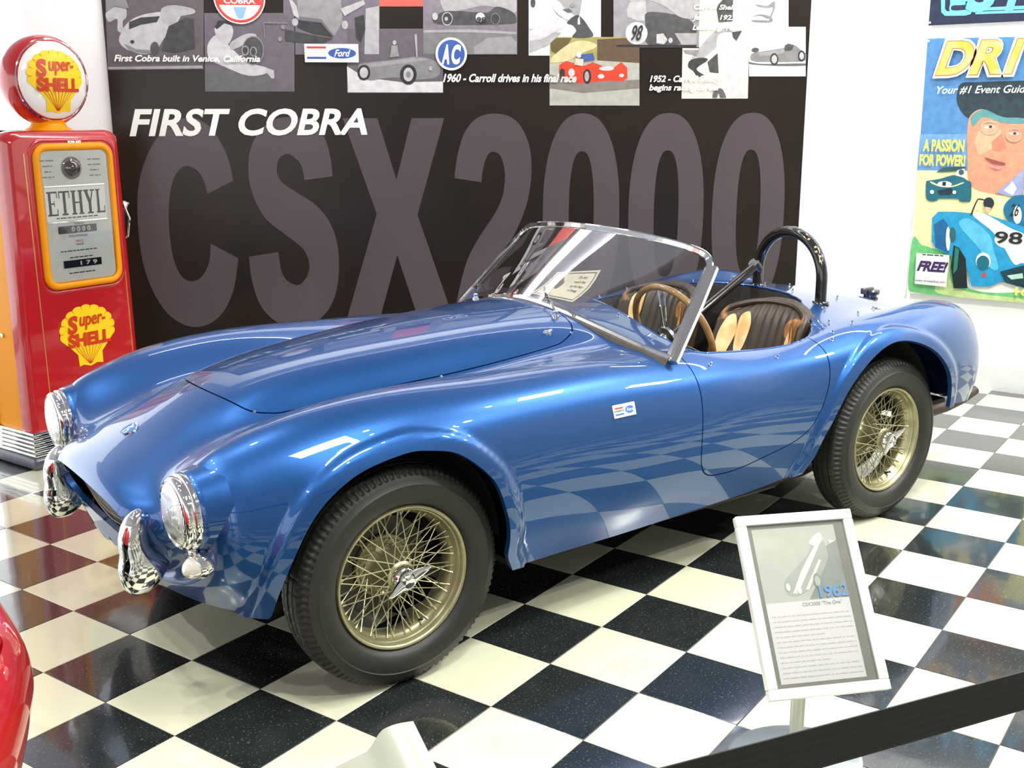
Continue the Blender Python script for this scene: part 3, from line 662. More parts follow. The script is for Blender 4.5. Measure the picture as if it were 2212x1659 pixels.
# ---------------------------------------------------------------- overriders
for s in (-1, 1):
    G_ = []
    for z, xc, hx, hy in ((.592,-.636,.003,.003),(.585,-.640,.015,.014),(.572,-.645,.026,.023),(.550,-.651,.034,.029),(.520,-.657,.037,.032),(.490,-.656,.040,.034),(.468,-.648,.046,.035),(.448,-.638,.060,.038),(.438,-.634,.067,.039),(.424,-.634,.068,.040),(.405,-.637,.064,.040),(.385,-.641,.055,.037),(.368,-.646,.043,.031),(.356,-.650,.028,.022),(.350,-.652,.010,.008)):
        ring = []
        for t in np.linspace(0, 2*PI, 28, endpoint=False):
            c, d = math.cos(t), math.sin(t); ex = 1.0 if c > 0 else .9
            ring.append((xc+hx*(abs(c)**ex)*(1 if c > 0 else -1), s*.375+hy*(abs(d)**.8)*(1 if d > 0 else -1), z))
        G_.append(ring)
    b = MB().grid(G_, wrap=True); b.F.append(tuple(range(28))); b.F.append(tuple(range(14*28, 15*28))[::-1])
    ov = b.build('overrider', chrome, car, angle=60)
    MB().tube([(-.60, s*.375, .425), (-.42, s*.34, .40)], .014, 8).build('overrider_bracket', dark_in, car)
# grille: slats and surround set back in the mouth
ring0 = [Vector(v) for v in rowsP[0]]
off_ = Vector((.018, 0, -.008))
MB().tube([p*1.0+off_ for p in ring0], .004, 8).build('grille_surround', dull_chrome, car)
b = MB(); gm = mat('grille_bars', (.34, .30, .24), .35, .8, noise=.3)
cz = lambda y: (.603-.36*y*y, .445+.06*abs(y)**1.5*4)
for y in np.linspace(-.31, .31, 45):
    t_, bt = cz(y); f = math.sqrt(max(0, 1-(y/.335)**6)); mid = (t_+bt)/2; hh = (t_-bt)/2*f
    b.tube([(-.652+.12*y*y, y, mid+hh), (-.600+.12*y*y, y, mid-hh)], .0022, 5)
for k in range(7):
    f = k/6; P = []
    for y in np.linspace(-.32, .32, 17):
        t_, bt = cz(y); P.append((-.648+.046*f+.12*y*y, y, t_*(1-f)+bt*f))
    b.tube(P, .0018, 5)
g_ = b.build('grille', gm, car)
MB().box((-.54, -.40, .36), (-.53, .40, .62)).build('radiator', flat_black, car, smooth=False)
# ---------------------------------------------------------------- small fittings
def text_mesh(s, size, bold=0, shear=0, align='CENTER', extrude=0.0, sx=1.0, spacing=1.0):
    c = bpy.data.curves.new('lettering', 'FONT'); c.body = s; c.size = size; c.offset = bold; c.shear = shear; c.align_x = align; c.align_y = 'CENTER'; c.extrude = extrude; c.space_character = spacing; c.resolution_u = 4
    o = bpy.data.objects.new('lettering', c); COL.objects.link(o); bpy.context.view_layer.update()
    me = bpy.data.meshes.new_from_object(o.evaluated_get(bpy.context.evaluated_depsgraph_get())); bpy.data.objects.remove(o)
    if sx != 1: me.transform(Matrix.Diagonal((sx, 1, 1, 1)))
    me.name = 'lettering'; return me
def lettering(s, size, m, parent, M, name='lettering', **k):
    me = text_mesh(s, size, **k); me.transform(M); me.materials.clear(); me.materials.append(m); return mkobj(name, me, None, parent)
white_p = mat('white_print', (.85, .85, .80), .5, noise=.03); blue_p = mat('blue_print', (.03, .12, .42), .5, noise=.1); red_p = mat('red_print', (.65, .05, .04), .5, noise=.1); black_p = mat('black_print', (.015, .014, .014), .5, noise=.1)
p, n = on_top(-.527, 0); M = axis_mat(p, n)
bd = empty('nose_badge', parent=car)
MB().lathe([(.0001,.004),(.026,.004),(.0285,.005),(.0295,.002),(.0295,-.003)], 32, M).build('badge_rim', chrome, bd)
MB().lathe([(.0001,.0052),(.024,.0052),(.0245,.004)], 32, M).build('badge_face', blue_p, bd)
lettering('AC', .030, white_p, bd, M @ XF((0, 0, .0058), (0, 0, -PI/2)), bold=.001, extrude=.0002)
for s in (-1, 1):                                   # enamelled plate on the wing
    p, n = on_side(.803, .702, s); x_ = Vector((1, 0, 0)) if s < 0 else Vector((-1, 0, 0)); x_ = (x_-n*x_.dot(n)).normalized(); y_ = n.cross(x_)
    M = Matrix((x_, y_, n)).transposed().to_4x4(); M.translation = p+n*.002
    pb = empty('wing_badge', parent=car)
    MB().rbox((-.048, -.021, -.002), (.048, .021, .0025), .001, M).build('badge_plate', mat('badge_enamel', (.80, .80, .70), .3, .3, noise=.05), pb, angle=30)
    MB().box((-.042, .007, .0025), (-.006, .012, .0032), M).build('red_bar', red_p, pb); MB().box((-.042, -.013, .0025), (-.006, -.008, .0032), M).build('blue_bar', blue_p, pb)
    lettering('POWERED BY', .0072, black_p, pb, M @ XF((-.024, 0, .0031)), extrude=.0002)
    MB().lathe([(.0001,.0034),(.019,.0034),(.020,.002)], 28, M @ XF((.022, 0, 0), sc=(1, .62, 1))).build('blue_oval', blue_p, pb)
    lettering('Ford', .016, white_p, pb, M @ XF((.022, -.0005, .0037)), extrude=.0002, shear=.3)
stud = mesh('snap_stud', *(lambda b: (b.V, b.F))(MB().lathe([(.0065,-.002),(.0065,.0015),(.0034,.002),(.0028,.008),(.0038,.010),(.0036,.013),(.0001,.0145)], 12)), chrome, True, 40)
ckc = Vector((1.6, 0, 0))
spots = [(1.30,.655),(1.45,.66),(1.60,.66),(1.75,.66),(1.90,.645),(2.02,.58),(2.13,.47),(2.22,.35),(2.31,.20),(2.33,.02),(2.30,-.16),(2.16,-.44),(2.05,-.55),(1.975,-.625),(1.93,-.655),(2.10,-.62),(2.24,-.55),(2.40,-.50),(2.48,.0),(2.52,.25),(2.45,.45),(1.27,-.655),(1.62,-.655),(1.16,.33),(1.16,-.3),(1.15,0.02),(2.42,-.30)]
for x, y in spots:
    p, n = on_top(x, y); mkobj('snap_stud', stud, None, car, p, n.to_track_quat('Z', 'Y').to_euler())
for s in (-1, 1):                                   # bonnet catches
    p, n = on_top(.82, s*.315); M = axis_mat(p, n); MB().lathe([(.013,-.002),(.013,.004),(.006,.006),(.0001,.007)], 16, M).rbox((-.020, -.0045, .005), (.020, .0045, .012), .002, M @ XF(rot=(0, 0, .3))).build('bonnet_catch', chrome, car)
    for x, y in ((-.235, .262), (.36, .352), (.90, .352)):
        p, n = on_top(x, s*y); MB().lathe([(.0055,-.001),(.005,.002),(.0001,.0035)], 10, axis_mat(p, n)).build('bonnet_peg', chrome, car)
p, n = on_top(2.90, -.14); fc = empty('fuel_filler', p, parent=car)
MB().lathe([(.036,-.004),(.036,.008),(.030,.012),(.030,.024),(.040,.026),(.042,.040),(.036,.047),(.0001,.049)], 28).build('filler_neck', mat('dark_chrome', (.16, .15, .17), .2, 1, noise=.2), fc)
MB().rbox((-.062, -.012, .030), (.010, .012, .058), .004).build('filler_lever', mat('dark_chrome', (.16, .15, .17)), fc)
MB().tube([(2.80,-.40,.272),(2.95,-.42,.275),(3.10,-.44,.290),(3.22,-.45,.312),(3.32,-.455,.338)], [.026,.027,.028,.027,.022], 14).tube([(1.2,-.50,.21),(2.0,-.50,.21),(2.80,-.40,.272)], .024, 10).build('exhaust_pipe', mat('sooty_pipe', (.10, .07, .06), .5, .6, noise=.4), car)
for s in (-1, 1):
    MB().tube([(1.0, s*.56, .225), (1.75, s*.56, .225)], .022, 8).build('chassis_tube', flat_black, car)
